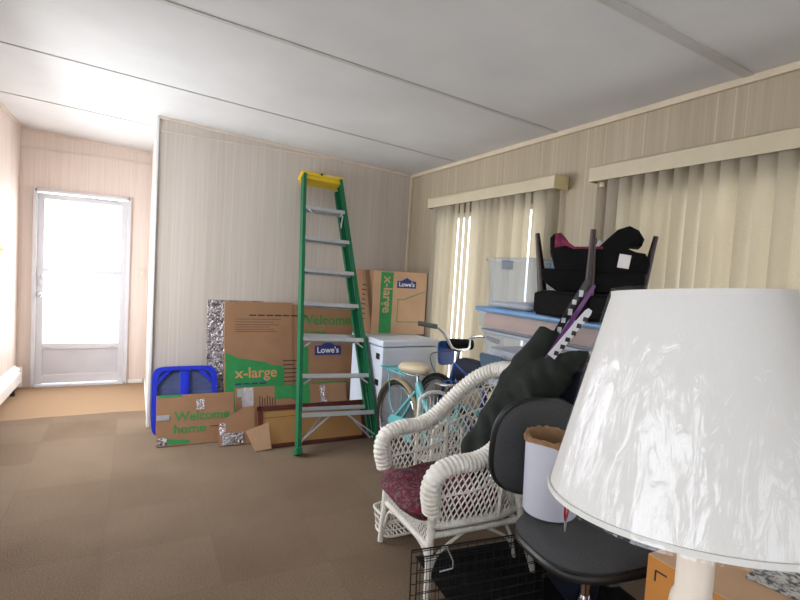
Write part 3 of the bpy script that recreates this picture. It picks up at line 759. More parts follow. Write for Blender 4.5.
# ------------------------------------------------------------------ bicycles
def arc(c, r_, a0, a1, n=18, ax='x'):
    out = []
    for i in range(n+1):
        a = a0+(a1-a0)*i/n
        out.append((c[0], c[1]+r_*math.cos(a), c[2]+r_*math.sin(a)))
    return out
def wheel(parent, name, c, R_, tm, rim='chrome', spokes=18, wall=None):
    """wheel in local YZ plane"""
    b = new(); tube(b, arc(c, R_-.02, 0, 2*PI*(35/36), 35), .021, 8, closed=True); t = obj(name, b, tm, parent, True)
    if wall:
        b = new()
        for s in (-1, 1): tube(b, [(x+s*.012, y, z) for x, y, z in arc(c, R_-.033, 0, 2*PI*(35/36), 35)], .011, 6, closed=True)
        obj('sidewall', b, wall, t, True)
    b = new(); tube(b, arc(c, R_-.045, 0, 2*PI*(35/36), 35), .011, 6, closed=True); obj('rim', b, rim, t, True)
    b = new()
    for i in range(spokes):
        a = 2*PI*i/spokes; s = .02 if i % 2 else -.02
        tube(b, [(c[0]+s, c[1]+.02*math.cos(a+.6), c[2]+.02*math.sin(a+.6)), (c[0], c[1]+(R_-.05)*math.cos(a), c[2]+(R_-.05)*math.sin(a))], .0013, 4)
    obj('spokes', b, 'chrome', t)
    b = new(); tube(b, [(c[0]-.045, c[1], c[2]), (c[0]+.045, c[1], c[2])], .02, 10); obj('hub', b, 'chrome', t, True)
    return t
def fender(parent, c, R_, a0, a1, m, wd=.03):
    b = new(); P = arc(c, R_+.014, a0, a1, 20)
    for A, B in zip(P, P[1:]): pass
    rows = []
    for p in P:
        d = Vector((0, p[1]-c[1], p[2]-c[2])).normalized()
        rows.append([b.verts.new(Vector(p)+Vector((x, 0, 0))-d*dr) for x, dr in ((-wd, .018), (-wd*.7, .004), (0, 0), (wd*.7, .004), (wd, .018))])
    for A, B in zip(rows, rows[1:]):
        for k in range(4): b.faces.new((A[k], A[k+1], B[k+1], B[k]))
    bmesh.ops.solidify(b, geom=list(b.faces), thickness=.002); return obj('fender', b, m, parent, True)
# teal cruiser; local -y is forward, origin under the rear hub
r = thing('bicycle', 'teal childs cruiser bicycle with cream saddle and rear rack behind the wicker chair', 'bicycle', (1.80, 3.37, 0), (0, .04, .06))
RW = .305
wheel(r, 'rear_wheel', (0, 0, RW), RW, 'tire'); wheel(r, 'front_wheel', (0, -.86, RW), RW, 'tire')
fender(r, (0, 0, RW), RW, .15, PI*.95, 'tan_tire'); fender(r, (0, -.86, RW), RW, .1, PI*.8, 'teal')
b = new()
cr = (0, -.38, .285); seatt = (0, -.24, .64); head_t = (0, -.70, .68); head_b = (0, -.74, .53)
tube(b, [cr, seatt], .024, 10); tube(b, spline([seatt, (0, -.4, .48), (0, -.58, .47), head_b]), .024, 10); tube(b, spline([cr, (0, -.52, .30), (0, -.66, .42), head_b]), .024, 10)
tube(b, [head_b, head_t], .022, 10)
for s in (-.045, .045):
    tube(b, [(s*.6, cr[1], cr[2]), (s, 0, RW)], .013, 8); tube(b, [(s*.3, seatt[1], seatt[2]-.06), (s, 0, RW)], .012, 8)
    tube(b, [(s*.5, head_b[1], head_b[2]), (s, -.86, RW)], .012, 8)
obj('frame', b, 'teal', r, True)
b = new()
prism(b, [(x, z) for x, z in [(-.05, .0), (.0, .055), (.30, .085), (.42, .09), (.49, .03), (.47, -.06), (.38, -.09), (.02, -.05)]], -.006, .006, xf=Matrix.Translation((-.052, 0, RW-.01)) @ Matrix.Rotation(-PI/2, 4, 'Z'), bev=.003)
obj('chain_guard', b, 'teal', r, True)
b = new(); lathe(b, [(.0, 0), (.07, 0), (.07, .004), (0, .004)], xf=XF((-.066, cr[1], cr[2]), (0, PI/2, 0)), seg=24); tube(b, [(-.07, cr[1], cr[2]), (-.07, cr[1]-.02, cr[2]-.14)], .009, 8)
tube(b, [(.07, cr[1], cr[2]), (.07, cr[1]+.02, cr[2]+.14)], .009, 8); tube(b, [(-.075, cr[1], cr[2]), (.075, cr[1], cr[2])], .010, 8); ck = obj('crank', b, 'chrome', r, True)
b = new(); box(b, (-.12, cr[1]-.02, cr[2]-.145), (.085, .07, .022), bev=.005); box(b, (.12, cr[1]+.02, cr[2]+.145), (.085, .07, .022), bev=.005); obj('pedal', b, 'black_plastic', ck)
b = new(); pad(b, .20, .28, .06, 2.3, .02, xf=XF((0, -.20, .74), (-.05, 0, 0)), taper=.75, puff=.01); sd = obj('saddle', b, 'cream_saddle', r, True)
b = new(); tube(b, [(0, -.235, .62), (0, -.215, .715)], .012, 8)
for s in (-.04, .04): tube(b, spline([(s, -.10, .71), (s*1.2, -.09, .69), (s*.5, -.19, .685), (s*.3, -.31, .71)], 4), .005, 6)
obj('seat_post', b, 'chrome', r, True)
b = new()
for s in (-.06, -.02, .02, .06): tube(b, [(s, -.16, .675), (s, .20, .675)], .006, 6)
tube(b, [(-.06, .20, .675), (.06, .20, .675)], .006, 6); tube(b, [(-.06, .02, .675), (.06, .02, .675)], .006, 6); box(b, (0, .19, .682), (.15, .035, .008), bev=.003)
for s in (-.06, .06): tube(b, [(s, .10, .675), (s*.8, .0, RW)], .005, 6)
obj('rear_rack', b, 'teal', r, True)
b = new(); tube(b, [head_t, (0, -.69, .72)], .012, 8)
tube(b, spline([(-.13, -.62, .72), (-.1, -.66, .72), (-.05, -.70, .72), (0, -.70, .72), (.05, -.70, .72), (.1, -.66, .72), (.13, -.62, .72)], 5), .011, 8)
hb = obj('handlebar', b, 'chrome', r, True)

# blue bicycle, pointing to the back wall; local +y forward, origin under the front hub
r = thing('bicycle', 'royal blue bicycle with chrome handlebar and grey grip by the far blinds', 'bicycle', (2.17, 3.38, 0), (0, .03, .02))
RB = .315
wheel(r, 'front_wheel', (0, 0, RB), RB, 'tire'); wheel(r, 'rear_wheel', (0, -.86, RB), RB, 'tire')
fender(r, (0, 0, RB), RB, .3, PI*1.0, 'black_plastic', .028)
b = new()
hb_, ht_ = (0, -.16, .62), (0, -.20, .76)
tube(b, [(0, -.46, .27), hb_], .026, 10); tube(b, [(0, -.58, .62), ht_], .02, 10); tube(b, [(0, -.46, .27), (0, -.58, .64)], .018, 10); tube(b, [hb_, ht_], .024, 10)
for s in (-.05, .05): tube(b, [(s*.5, -.46, .27), (s, -.86, RB)], .010, 8); tube(b, [(s*.3, -.57, .58), (s, -.86, RB)], .009, 8); tube(b, [(s, 0, RB), (s, -.14, .58)], .013, 8)
box(b, (0, -.15, .60), (.13, .04, .04), bev=.008)
obj('frame', b, 'bike_blue', r, True)
b = new(); tube(b, [ht_, (0, -.22, .87)], .014, 8)
tube(b, spline([(-.18, -.12, 1.03), (-.15, -.14, 1.02), (-.11, -.17, .98), (-.07, -.20, .90), (-.04, -.22, .87), (.04, -.22, .87), (.11, -.19, .885), (.15, -.15, .95), (.19, -.24, .98), (.20, -.34, .97)], 6), .012, 8)
hb = obj('handlebar', b, 'chrome', r, True)
b = new(); tube(b, [(-.29, -.06, 1.045), (-.28, -.065, 1.045), (-.16, -.13, 1.03)], .019, 10); obj('grip', b, 'grip', hb, True)
b = new(); tube(b, [(.20, -.42, .965), (.20, -.30, .975)], .019, 10); obj('grip', b, 'black_plastic', hb, True, label='black grip')
b = new(); prism(b, [(x, z) for x, z in sup(.16, .19, 5, 28)], -.006, .006, xf=XF((-.01, -.06, .82), (-.15, 0, .1))); np_ = obj('number_plate', b, 'bike_blue', r)
b = new(); tube(b, [(-.03, -.12, .90), (.17, -.14, .90)], .042, 12); obj('handlebar_pad', b, 'black_cloth', hb, True)
b = new(); tube(b, spline([(-.07, -.22, .86), (-.12, -.02, .80), (-.05, .02, .66), (0, -.02, .60)], 5), .003, 5); obj('brake_cable', b, 'black_plastic', r)
b = new(); pad(b, .15, .25, .05, 2.4, .018, xf=XF((0, -.60, .70)), taper=-.6, puff=.01); obj('saddle', b, 'black_plastic', r, True)
b = new(); tube(b, [(0, -.58, .62), (0, -.59, .68)], .013, 8); obj('seat_post', b, 'chrome', r)
b = new(); lathe(b, [(0, 0), (.075, 0), (.075, .004), (0, .004)], xf=XF((-.05, -.46, .27), (0, PI/2, 0)), seg=24); tube(b, [(-.06, -.46, .27), (-.06, -.40, .40)], .009, 8); tube(b, [(.06, -.46, .27), (.06, -.52, .14)], .009, 8)
tube(b, [(-.065, -.46, .27), (.065, -.46, .27)], .010, 8); ck = obj('crank', b, 'chrome', r); b = new(); box(b, (-.11, -.40, .405), (.085, .07, .022), bev=.005); box(b, (.11, -.52, .135), (.085, .07, .022), bev=.005); obj('pedal', b, 'black_plastic', ck)
b = new(); pad(b, .42, .20, .11, 5, .012, xf=XF((.04, -.40, .72), (PI/2, 0, PI/2))); nb = obj('frame_bag', b, 'navy', r, True)
b = new(); tube(b, [(-.017, -.54, .72), (-.017, -.30, .72)], .0025, 5); obj('zipper', b, 'chrome', nb)

# ------------------------------------------------------------------ tubs
def tub(name, label, c, L, D, H, content, lid, lidcol, lidh=.02, latches='lid_blue', taper=.93, group=None, fill=.8):
    r = thing(name, label, 'storage tub', c, group=group)
    b = new(); bb = bmesh.new(); k = 40
    def ring(w, d, z): return [bb.verts.new((x, y, z)) for x, y in sup(w, d, 9, k)]
    A = ring(D*taper, L*(1-(1-taper)*D/L), .002); B = ring(D, L, H-lidh); C_ = ring(D-.008, L-.008, H-lidh); E_ = ring(D*taper-.008, L*(1-(1-taper)*D/L)-.008, .006)
    for P_, Q_ in ((A, B), (B, C_), (C_, E_)):
        for i in range(k): bb.faces.new((P_[i], P_[(i+1) % k], Q_[(i+1) % k], Q_[i]))
    bb.faces.new(A[::-1]); bb.faces.new(E_); join(b, bb); obj('tub_body', b, 'tub', r, True)
    b = new(); pad(b, D*.9, L*.93, H*fill-.02, 9, .012, xf=XF((0, 0, H*fill/2))); obj('contents', b, content, r, True)
    b = new()
    pad(b, D+.03, L+.03, lidh, 9, .003, xf=XF((0, 0, H-lidh/2))); pad(b, D-.05, L-.06, .008, 9, .003, xf=XF((0, 0, H+.001)))
    obj('lid', b, lidcol, r, True)
    if latches:
        for s in (-1, 1):
            b = new(); box(b, (s*0, s*(L/2+.012), H-.035), (.10, .012, .06), bev=.004); obj('latch', b, latches, r)
    return r
tub('storage_tub', 'clear tub of grey linens holding up the tubs, standing on the floor', (2.20, 1.83, .0), .62, .42, .74, 'tub_stuff', 1, 'lid_grey')
tub('storage_tub', 'clear tub with grey lid and pale contents below the peach-filled tub', (2.20, 2.11, .745), 1.10, .41, .355, 'tub_stuff', 1, 'lid_grey', latches=None, fill=.7)
tub('storage_tub', 'shallow clear tub of peach linens under a light blue lid', (2.19, 2.135, 1.106), 1.16, .43, .134, 'tub_peach', 1, 'lid_blue', lidh=.022, latches=None, taper=.96)
tub('storage_tub', 'clear lidded tub with blue latches, topmost at left end of the stack', (2.20, 2.44, 1.247), .44, .38, .31, 'tub_stuff', 1, 'tub', lidh=.02, fill=.14)
# unidentified slate blue panel beside the lower tub
r = thing('slate_panel', 'unidentified slate blue plastic panel on edge against the end of the lower tub', 'tray', (1.955, 2.42, .80), (0, -.25, .1))
b = new(); pad(b, .15, .2, .012, 8, .003, xf=XF((0, 0, .10), (0, PI/2, 0))); obj('panel', b, 'slate_plastic', r)
# overturned stool
cs = Vector((2.075, 1.85)); vl = Vector((-.65, .76)); vn = Vector((-.76, -.65))
r = thing('footstool', 'upside-down black upholstered stool with dark wooden legs pointing up, on the blue lid', 'stool', (cs.x, cs.y, 1.2505), (0, 0, 0))
corners = [vl*.27, vn*.27, -vl*.27, -vn*.20]
pz = [(c.x*1.06, c.y*1.06) for c in corners]
b = new(); b2_ = bmesh.new(); vs = [b2_.verts.new((x, y, 0)) for x, y in pz]; f = b2_.faces.new(vs); rr_ = bmesh.ops.extrude_face_region(b2_, geom=[f])
for v in [g for g in rr_['geom'] if isinstance(g, bmesh.types.BMVert)]: v.co.z = .132
bmesh.ops.recalc_face_normals(b2_, faces=b2_.faces); bmesh.ops.bevel(b2_, geom=list(b2_.edges), offset=.016, segments=3, affect='EDGES'); join(b, b2_); obj('seat', b, 'black_cloth', r, True)
for i, c in enumerate(corners):
    c2 = c*.88; t2 = c*1.05
    b = new(); tube(b, [(c2.x, c2.y, .125), (c2.x+(t2.x-c2.x)*.3, c2.y+(t2.y-c2.y)*.3, .23), (t2.x, t2.y, .43)], [.023, .021, .012], 10); obj('leg', b, 'wood_dark', r, True)
# boosters in between the legs
ang = math.atan2(-vl.y, -vl.x)
def booster(name, label, outline, z0, half, parts):
    r = thing(name, label, 'car seat', (cs.x-.0*vn.x, cs.y, z0), (0, 0, ang))
    sh = [((x-415)/1180, z/1080) for x, z in outline]
    b = new(); prism(b, sh, -half, half, bev=.014, seg=3); obj('shell', b, 'black_cloth', r, True)
    return r
up_ = [(175, 290), (195, 312), (240, 302), (272, 265), (310, 236), (440, 242), (480, 284), (540, 342), (600, 362), (648, 340), (680, 295), (670, 262), (622, 266), (602, 258), (606, 243), (640, 230), (690, 224), (720, 175), (708, 118), (215, 122), (182, 210)]
lo_ = [(135, 108), (160, 120), (690, 120), (704, 100), (700, 14), (680, 2), (230, 2), (165, 40), (140, 70)]
bl = booster('booster_seat', 'lower black booster seat lying between the stool legs', lo_, 1.384, .15, None)
bu = booster('booster_seat', 'upper black booster seat with pink patterned pad and white label', [(x, z-118) for x, z in up_], 1.384+.104, .155, None)
b = new(); sh = [((x-415)/1180, (z-118)/1080) for x, z in [(205, 312), (236, 318), (250, 306), (280, 268), (318, 246), (470, 252), (470, 238), (310, 234), (268, 250), (205, 236)]]
prism(b, sh, -.157, .12, bev=.004); obj('seat_pad', b, 'pink_cloth', bu, True)
b = new(); box(b, ((585-415)/1180, -.157, (185-118)/1180), (.052, .003, .065), (0, .12, 0), bev=.008); obj('white_label', b, 'white_ink', bu)
b = new(); box(b, ((440-415)/1180, -.10, (268-118)/1180), (.02, .02, .06), (0, .5, 0), bev=.004); obj('buckle', b, 'white_ink', bu)

# navy bag
r = thing('sports_bag', 'dark navy bag with faded lettering behind the office chair', 'bag', (1.845, 1.62, 0), (0, 0, -.3))
b = new(); pad(b, .20, .34, 1.04, 4, .03, xf=XF((0, 0, .52))); crinkle(b, .012, 7); 
for v in b.verts: v.co.z = max(v.co.z, 0)
obj('bag_body', b, 'navy', r, True)
M['faded'] = mat('faded_lettering', (66, 76, 110), .8, var=.2); M['maroon'] = mat('maroon_print', (60, 22, 38), .8, var=.3)
b = new()
for k in range(6): box(b, (-.114, -.12+.04*k, .88+(k % 2)*.004), (.006, .022, .026))
obj('lettering', b, 'faded', r)
b = new(); lathe(b, [(0, 0), (.06, 0), (.06, .012), (0, .012)], xf=XF((-.116, .10, .86), (0, PI/2, 0)), seg=20); obj('emblem', b, 'maroon', r)

# ------------------------------------------------------------------ white wicker armchair
r = thing('wicker_armchair', 'white wicker armchair with rounded back and rolled arms in the middle of the clutter', 'armchair', (1.47, 2.06, 0), (0, 0, -PI/2-.03))
# local: x across (-x = far arm), y back, z up
TOP = [(-.25, -.29, .40), (-.262, -.31, .50), (-.27, -.28, .575), (-.275, -.19, .605), (-.277, -.09, .61), (-.28, .0, .645), (-.272, .08, .715), (-.25, .16, .80), (-.20, .235, .88), (-.11, .30, .935), (0, .32, .95)]
TOP = TOP + [(-x, y, z) for x, y, z in TOP[-2::-1]]
Tc = spline(TOP, 8)
BOT = [(-.235, -.26, .32), (-.245, -.20, .32), (-.25, -.1, .32), (-.25, 0, .32), (-.245, .1, .32), (-.21, .2, .32), (-.13, .255, .32), (0, .27, .32)]
BOT = BOT + [(-x, y, z) for x, y, z in BOT[-2::-1]]
Bc = spline(BOT, 10)
def samp(P, u):
    u = max(0, min(.99999, u))*(len(P)-1); i = int(u); return P[i].lerp(P[i+1], u-i)
U0, U1 = .09, .91
def SH(u, v):
    uu = U0+(U1-U0)*u
    return samp(Bc, u).lerp(samp(Tc, uu), v)
def ribbed(pts, r0, rib, per, seg=10, flat=1.0):
    """band of wrapped cane: radius wobbles"""
    L = 0; out = []; rr = []; step = per/4
    P = [Vector(p) for p in pts]
    total = sum((q-p).length for p, q in zip(P, P[1:])); n = int(total/step)
    cum = [0]
    for p, q in zip(P, P[1:]): cum.append(cum[-1]+(q-p).length)
    j = 0
    for i in range(n+1):
        s = total*i/n
        while j < len(P)-2 and cum[j+1] < s: j += 1
        t = (s-cum[j])/max(1e-9, cum[j+1]-cum[j]); out.append(P[j].lerp(P[j+1], min(1, t)))
        rr.append(r0+rib*(1 if i % 4 in (1, 2) else -1)*(.6+.4*random.random()))
    return out, rr
b = new(); pts, rr = ribbed(Tc, .047, .0034, .021); tube(b, pts, rr, 14, flat=.78, upv=None); obj('rolled_rim', b, 'wicker', r, True)
def lattice(b, u0, u1, step, slope, rad=.0032, vmax=1.0):
    n = int((u1-u0)/step)
    for sgn in (-1, 1):
        k = -int(slope/step)-1
        while k <= n+int(slope/step)+1:
            ub = u0+k*step; pts = []
            for q in range(13):
                v = q/12*vmax; u = ub+sgn*slope*v
                if u0 <= u <= u1: pts.append(SH(u, v))
            if len(pts) > 1: tube(b, pts, rad, 4)
            k += 1
for nm, a, c in (('arm_panel', 0, .27), ('back_panel', .27, .73), ('arm_panel', .73, 1)):
    b = new(); st = .021; lattice(b, a, c, st, .17 if nm == 'back_panel' else .11, .0042)
    for v in (.33, .66) if nm == 'back_panel' else (.5,):
        tube(b, [SH(a+(c-a)*q/20, v) for q in range(21)], .006, 5)
    # small ring of dense weave near the rim
    tube(b, [SH(a+(c-a)*q/20, .86) for q in range(21)], .0045, 5)
    obj(nm, b, 'wicker', r)
for u in (.02, .27, .5, .73, .98):
    b = new(); pts, rr = ribbed([SH(u, q/10) for q in range(11)], .011, .001, .01); tube(b, pts, rr, 8); obj('back_post', b, 'wicker', r, True)
b = new()
ring = [tuple(p) for p in Bc] + [(.12, -.275, .32), (0, -.28, .32), (-.12, -.275, .32)]
pts, rr = ribbed([Vector(p) for p in ring]+[Vector(ring[0])], .018, .0016, .014); tube(b, pts, rr, 8)
# seat deck
for k in range(26):
    x = -.24+.0192*k; tube(b, [(x, -.27, .325), (x, .24 if abs(x) < .14 else .15, .325)], .005, 4)
obj('seat', b, 'wicker', r, True)
# skirt below the seat, lattice front and sides
b = new()
corner = [(-.235, -.275), (.235, -.275), (.24, .20), (-.24, .20)]
for i in range(4):
    p, q = Vector(corner[i]), Vector(corner[(i+1) % 4]); L = (q-p).length; n = int(L/.024)
    for k in range(-2, n if i == 0 else -2):
        for sg in (1, -1):
            a0, a1 = (k, k+3) if sg == 1 else (k+3, k)
            a0c, a1c = max(0, min(n, a0)), max(0, min(n, a1))
            if a0c == a1c: continue
            za = .32-.09*(a0c-a0)/(a1-a0); zb_ = .32-.09*(a1c-a0)/(a1-a0)
            A, B = p.lerp(q, a0c/n), p.lerp(q, a1c/n); tube(b, [(A.x, A.y, za), (B.x, B.y, zb_)], .0032, 4)
    pts, rr = ribbed([Vector((p.x, p.y, .222 if i == 0 else .275)), Vector((q.x, q.y, .222 if i == 0 else .275))], .014, .0014, .014); tube(b, pts, rr, 8)
obj('skirt', b, 'wicker', r, True)
for i, (x, y) in enumerate(corner):
    ox = .03 if x > 0 else -.03; oy = -.012 if y < 0 else .11
    b = new(); pts, rr = ribbed([Vector((x, y, .40)), Vector((x+ox*.2, y+oy*.3, .22)), Vector((x+ox*.6, y+oy, .005))], .019, .0016, .013)
    rr = [q*(1-.25*k/len(rr)) for k, q in enumerate(rr)]
    tube(b, pts, rr, 10); obj('leg', b, 'wicker', r, True)
for i in range(4):
    p, q = Vector(corner[i]), Vector(corner[(i+1) % 4])
    b = new()
    for s0, s1 in ((p, q), (q, p)):
        m_ = s0.lerp(s1, .40)
        tube(b, spline([(s0.x, s0.y, .09), (s0.lerp(s1, .10).x, s0.lerp(s1, .10).y, .19), (m_.x, m_.y, .222 if i == 0 else .275)], 5), .008, 6)
    obj('curved_brace', b, 'wicker', r, True)
# cushion
b = new(); pad(b, .47, .51, .10, 4.5, .04, puff=.02)
for v in b.verts:
    d = v.co.xy.length
    v.co.z += .008*noise.noise(v.co*9) - .028*math.exp(-(d/.06)**2)*(1 if v.co.z > 0 else 0) + (.012*math.sin(math.atan2(v.co.y, v.co.x)*4+PI) if d > .08 and v.co.z > 0 else 0)
co_ = obj('seat_cushion', b, 'paisley', None, True); co_.location = (1.352, 2.05, .378); co_.rotation_euler = (0, 0, -PI/2-.06)
tag(co_, 'burgundy paisley seat cushion lying on the wicker armchair', 'cushion')
# second wicker piece behind
r = thing('wicker_stand', 'white wicker stand with arched tube ends just behind the wicker armchair', 'stand', (1.672, 2.55, 0), (0, 0, 0))
for y, h in ((.09, .70), (-.09, .56)):
    b = new(); P = [(-.105, y, 0), (-.105, y, h-.11), (-.08, y, h-.025), (0, y, h), (.08, y, h-.025), (.105, y, h-.11), (.105, y, 0)]
    tube(b, spline(P, 6), .012, 8)
    for k in range(7): tube(b, [(-.075+.025*k, y, .30), (-.075+.025*k, y, h-.03-.03*(abs(k-3)/3)**2)], .003, 4)
    for z in (.30, .36, .42, .48): tube(b, [(-.105, y, z), (.105, y, z)], .004, 4)
    obj('arched_end', b, 'wicker', r, True)
for nm, z in (('lower_shelf', .10), ('upper_shelf', .30)):
    b = new()
    for k in range(9): tube(b, [(-.096+.024*k, -.09, z), (-.096+.024*k, .09, z)], .004, 4)
    for k in range(7): tube(b, [(-.105, -.09+.03*k, z+.003), (.105, -.09+.03*k, z+.003)], .004, 4)
    obj(nm, b, 'wicker', r, True)
r = thing('wicker_basket', 'low white wicker basket on the floor under the far side of the armchair', 'basket', (1.33, 2.40, 0))
b = new()
for z, k_ in ((.012, .9), (.05, .95), (.09, 1.0), (.13, 1.05)): 
    P = [(x*k_, y*k_, z) for x, y in sup(.24, .17, 4, 40)]; tube(b, P+[P[0]], .007 if z in (.012, .13) else .004, 6)
for k in range(40):
    x, y = sup(.24, .17, 4, 40)[k]; tube(b, [(x*.9, y*.9, .012), (x*1.05, y*1.05, .13)], .0025, 4)
for k in range(9): tube(b, [(-.1+.025*k, -.07, .012), (-.1+.025*k, .07, .012)], .004, 4)
obj('woven_body', b, 'wicker', r)

# ------------------------------------------------------------------ skis in a dark green bag
r = thing('ski_bag', 'slumped dark green nylon bag draped over the right side of the wicker armchair', 'bag', (0, 0, 0))
b = new()
core = spline([(1.50, 2.03, .45), (1.545, 1.96, .58), (1.605, 1.88, .74), (1.65, 1.79, .90), (1.70, 1.71, 1.00), (1.76, 1.64, 1.075), (1.81, 1.58, 1.10)], 14)
n_ = len(core); rads = []
for i in range(n_):
    t = i/(n_-1); rads.append((.075+.055*math.sin(min(1, t*1.25)*PI)**.8)*(.55+.45*min(1, t/.08)) * (1 if t < .68 else 1-(t-.68)*1.9))
tube(b, core, rads, 40, flat=.62, upv=(-.25, .95, .0))
core2 = spline([(1.60, 1.86, .84), (1.66, 1.83, 1.0), (1.71, 1.79, 1.11), (1.735, 1.765, 1.20)], 8)
tube(b, core2, [.10*(1-.5*i/(len(core2)-1)) for i in range(len(core2))], 24, flat=.6, upv=(-.25, .95, 0))
for v in b.verts:
    n1 = noise.noise(Vector((v.co.x*9+v.co.z*5, v.co.y*9-v.co.z*4, v.co.z*3)))
    v.co += noise.noise_vector(v.co*7)*.02 + Vector((-.6, -.3, .2))*abs(n1)*.06 + noise.noise_vector(v.co*16)*.012
bag = obj('bag_body', b, 'green_bag', r, True)
def ski(label, p0, p1, wd, m, marks, mm, low=.10):
    p0, p1 = Vector(p0), Vector(p1); d = p1-p0; L = d.length
    q = d.to_track_quat('Z', 'X'); 
    r = thing('ski', label, 'ski', p0, group='skis in the green bag'); r.rotation_mode = 'QUATERNION'
    # local z along the ski; face turned to the room (-x)
    zax = d.normalized(); xax = Vector((-.6, -.8, 0)); xax = (xax-zax*xax.dot(zax)).normalized(); yax = zax.cross(xax)
    r.rotation_quaternion = Matrix((xax, yax, zax)).transposed().to_quaternion()
    b = new()
    prism(b, [(-wd/2, -low), (wd/2, -low), (wd/2*.9, L*.7), (wd/2*.8, L*.94), (wd/4, L), (-wd/4, L), (-wd/2*.8, L*.94), (-wd/2*.9, L*.7)], -.005, .005, xf=Matrix.Rotation(PI/2, 4, 'Z'))
    obj('ski_body', b, m, r)
    for (a, h, o, ww) in marks:
        b = new(); box(b, (.0056, o*wd, a*L), (.0016, ww*wd, h*L), (.4, 0, 0)); obj('graphic_block', b, mm, r)
    return r
mk = [(.10+.145*k, .075, .20+.08*(k % 2), .55) for k in range(6)]
mk2 = [(.15+.13*k, .06+.02*(k % 2), -.1+.2*(k % 2), .55) for k in range(6)]
ski('white ski with black blocks, front one sticking out of the green bag', (1.640, 1.649, 1.098), (1.755, 1.555, 1.318), .036, 'ski_white', mk, 'ski_black', .0)
ski('black ski with white blocks, rear one sticking out of the green bag', (1.735, 1.775, 1.11), (1.862, 1.672, 1.452), .034, 'ski_black', mk2, 'ski_white')
ski('narrow purple ski squeezed between the two black and white ones', (1.715, 1.70, 1.14), (1.855, 1.63, 1.424), .020, 'ski_purple', [], 'ski_black')

# ------------------------------------------------------------------ office chair, pail
r = thing('office_chair', 'charcoal fabric office swivel chair beside the wicker armchair', 'office chair', (1.53, 1.275, 0), (0, 0, PI-.14))
# local: -y is back? chair faces local +y; back at -y
b = new(); pad(b, .50, .43, .07, 3.0, .03, xf=XF((0, -.01, .482)), puff=.012); obj('seat', b, 'grey_fabric', r, True)
b = new(); pad(b, .505, .435, .03, 3.0, .008, xf=XF((0, -.01, .452))); obj('seat_shell', b, 'black_plastic', r, True)
b = new(); pad(b, .41, .42, .055, 2.8, .028, xf=XF((.03, -.29, .725), (PI/2-.10, 0, 0)), curve=.03, puff=.01); obj('backrest', b, 'grey_fabric', r, True)
b = new(); pad(b, .425, .435, .03, 2.8, .01, xf=XF((.03, -.322, .725), (PI/2-.10, 0, 0)), curve=.03); obj('back_shell', b, 'black_plastic', r, True)
b = new(); tube(b, spline([(0, -.05, .40), (0, -.24, .40), (0, -.325, .46), (0, -.345, .60)], 6), .028, 8, flat=.35, upv=(1, 0, 0)); obj('back_bracket', b, 'black_plastic', r, True)
b = new(); lathe(b, [(.028, .10), (.028, .26), (.018, .26), (.018, .41)], seg=18); obj('gas_lift', b, 'chrome', r, True)
b = new(); box(b, (0, 0, .40), (.16, .2, .03), bev=.006); tube(b, [(.05, 0, .395), (.22, .03, .385)], .006, 6); obj('tilt_mechanism', b, 'black_plastic', r)
for k in range(5):
    a = 2*PI*k/5+.5; b = new(); c, s = math.cos(a), math.sin(a)
    tube(b, [(0, 0, .105), (c*.13, s*.13, .10), (c*.23, s*.23, .075)], [.03, .024, .016], 8, flat=.8); lg = obj('base_leg', b, 'black_plastic', r, True)
    b = new(); 
    for o in (-.014, .014): lathe(b, [(0, -.008), (.022, -.008), (.026, -.004), (.026, .004), (.022, .008), (0, .008)], xf=XF((c*.23-s*o, s*.23+c*o, .0265), (PI/2, 0, a)), seg=16)
    tube(b, [(c*.23, s*.23, .03), (c*.23, s*.23, .07)], .006, 6); obj('caster', b, 'black_plastic', lg, True)
r = thing('pail', 'tall white cylindrical pail lined with brown paper standing on the office chair seat', 'pail', (1.468, 1.425, .531), (0, 0, 0))
b = new(); lathe(b, [(0, .0), (.098, 0), (.102, .006), (.108, .27), (.111, .275), (.111, .285), (.105, .285), (.103, .27), (.096, .008), (0, .008)], seg=48, cap=False); obj('body', b, 'bucket', r, True)
b = new(); bb = bmesh.new(); rows = []
for j, (rad, z) in enumerate(((.094, .06), (.096, .25), (.098, .298), (.110, .303), (.114, .294), (.116, .284))):
    rows.append([bb.verts.new(((rad+random.uniform(-.002, .004)*(j > 1))*math.cos(2*PI*k/40), (rad+random.uniform(-.002, .004)*(j > 1))*math.sin(2*PI*k/40), z+random.uniform(-.007, .007)*(j > 1))) for k in range(40)])
for A, B in zip(rows, rows[1:]):
    for k in range(40): bb.faces.new((A[k], A[(k+1) % 40], B[(k+1) % 40], B[k]))
bmesh.ops.solidify(bb, geom=list(bb.faces), thickness=.0008); join(b, bb); obj('paper_liner', b, 'paper', r)
b = new(); box(b, (0, 0, 0), (.0015, .06, .03), xf=XF((-.030, -.110, .12), (0, 0, 0)) @ Matrix.Rotation(1.15, 4, 'Z') @ Matrix.Rotation(-.45, 4, 'X')); obj('dark_label', b, 'black_ink', r)
r = thing('pliers', 'red-handled pliers standing beside the white pail on the chair seat', 'pliers', (1.40, 1.275, .533), (0, 0, .5))
for s in (-1, 1):
    b = new(); tube(b, spline([(s*.004, 0, .045), (s*.022, 0, .075), (s*.018, 0, .13)], 5), [.006]*11, 8, flat=.7); obj('handle', b, 'red_plastic', r, True)
b = new(); tube(b, [(0, 0, .0), (0, 0, .03), (0, 0, .05)], [.004, .010, .008], 8, flat=.5); obj('jaws', b, 'aluminium', r, True)

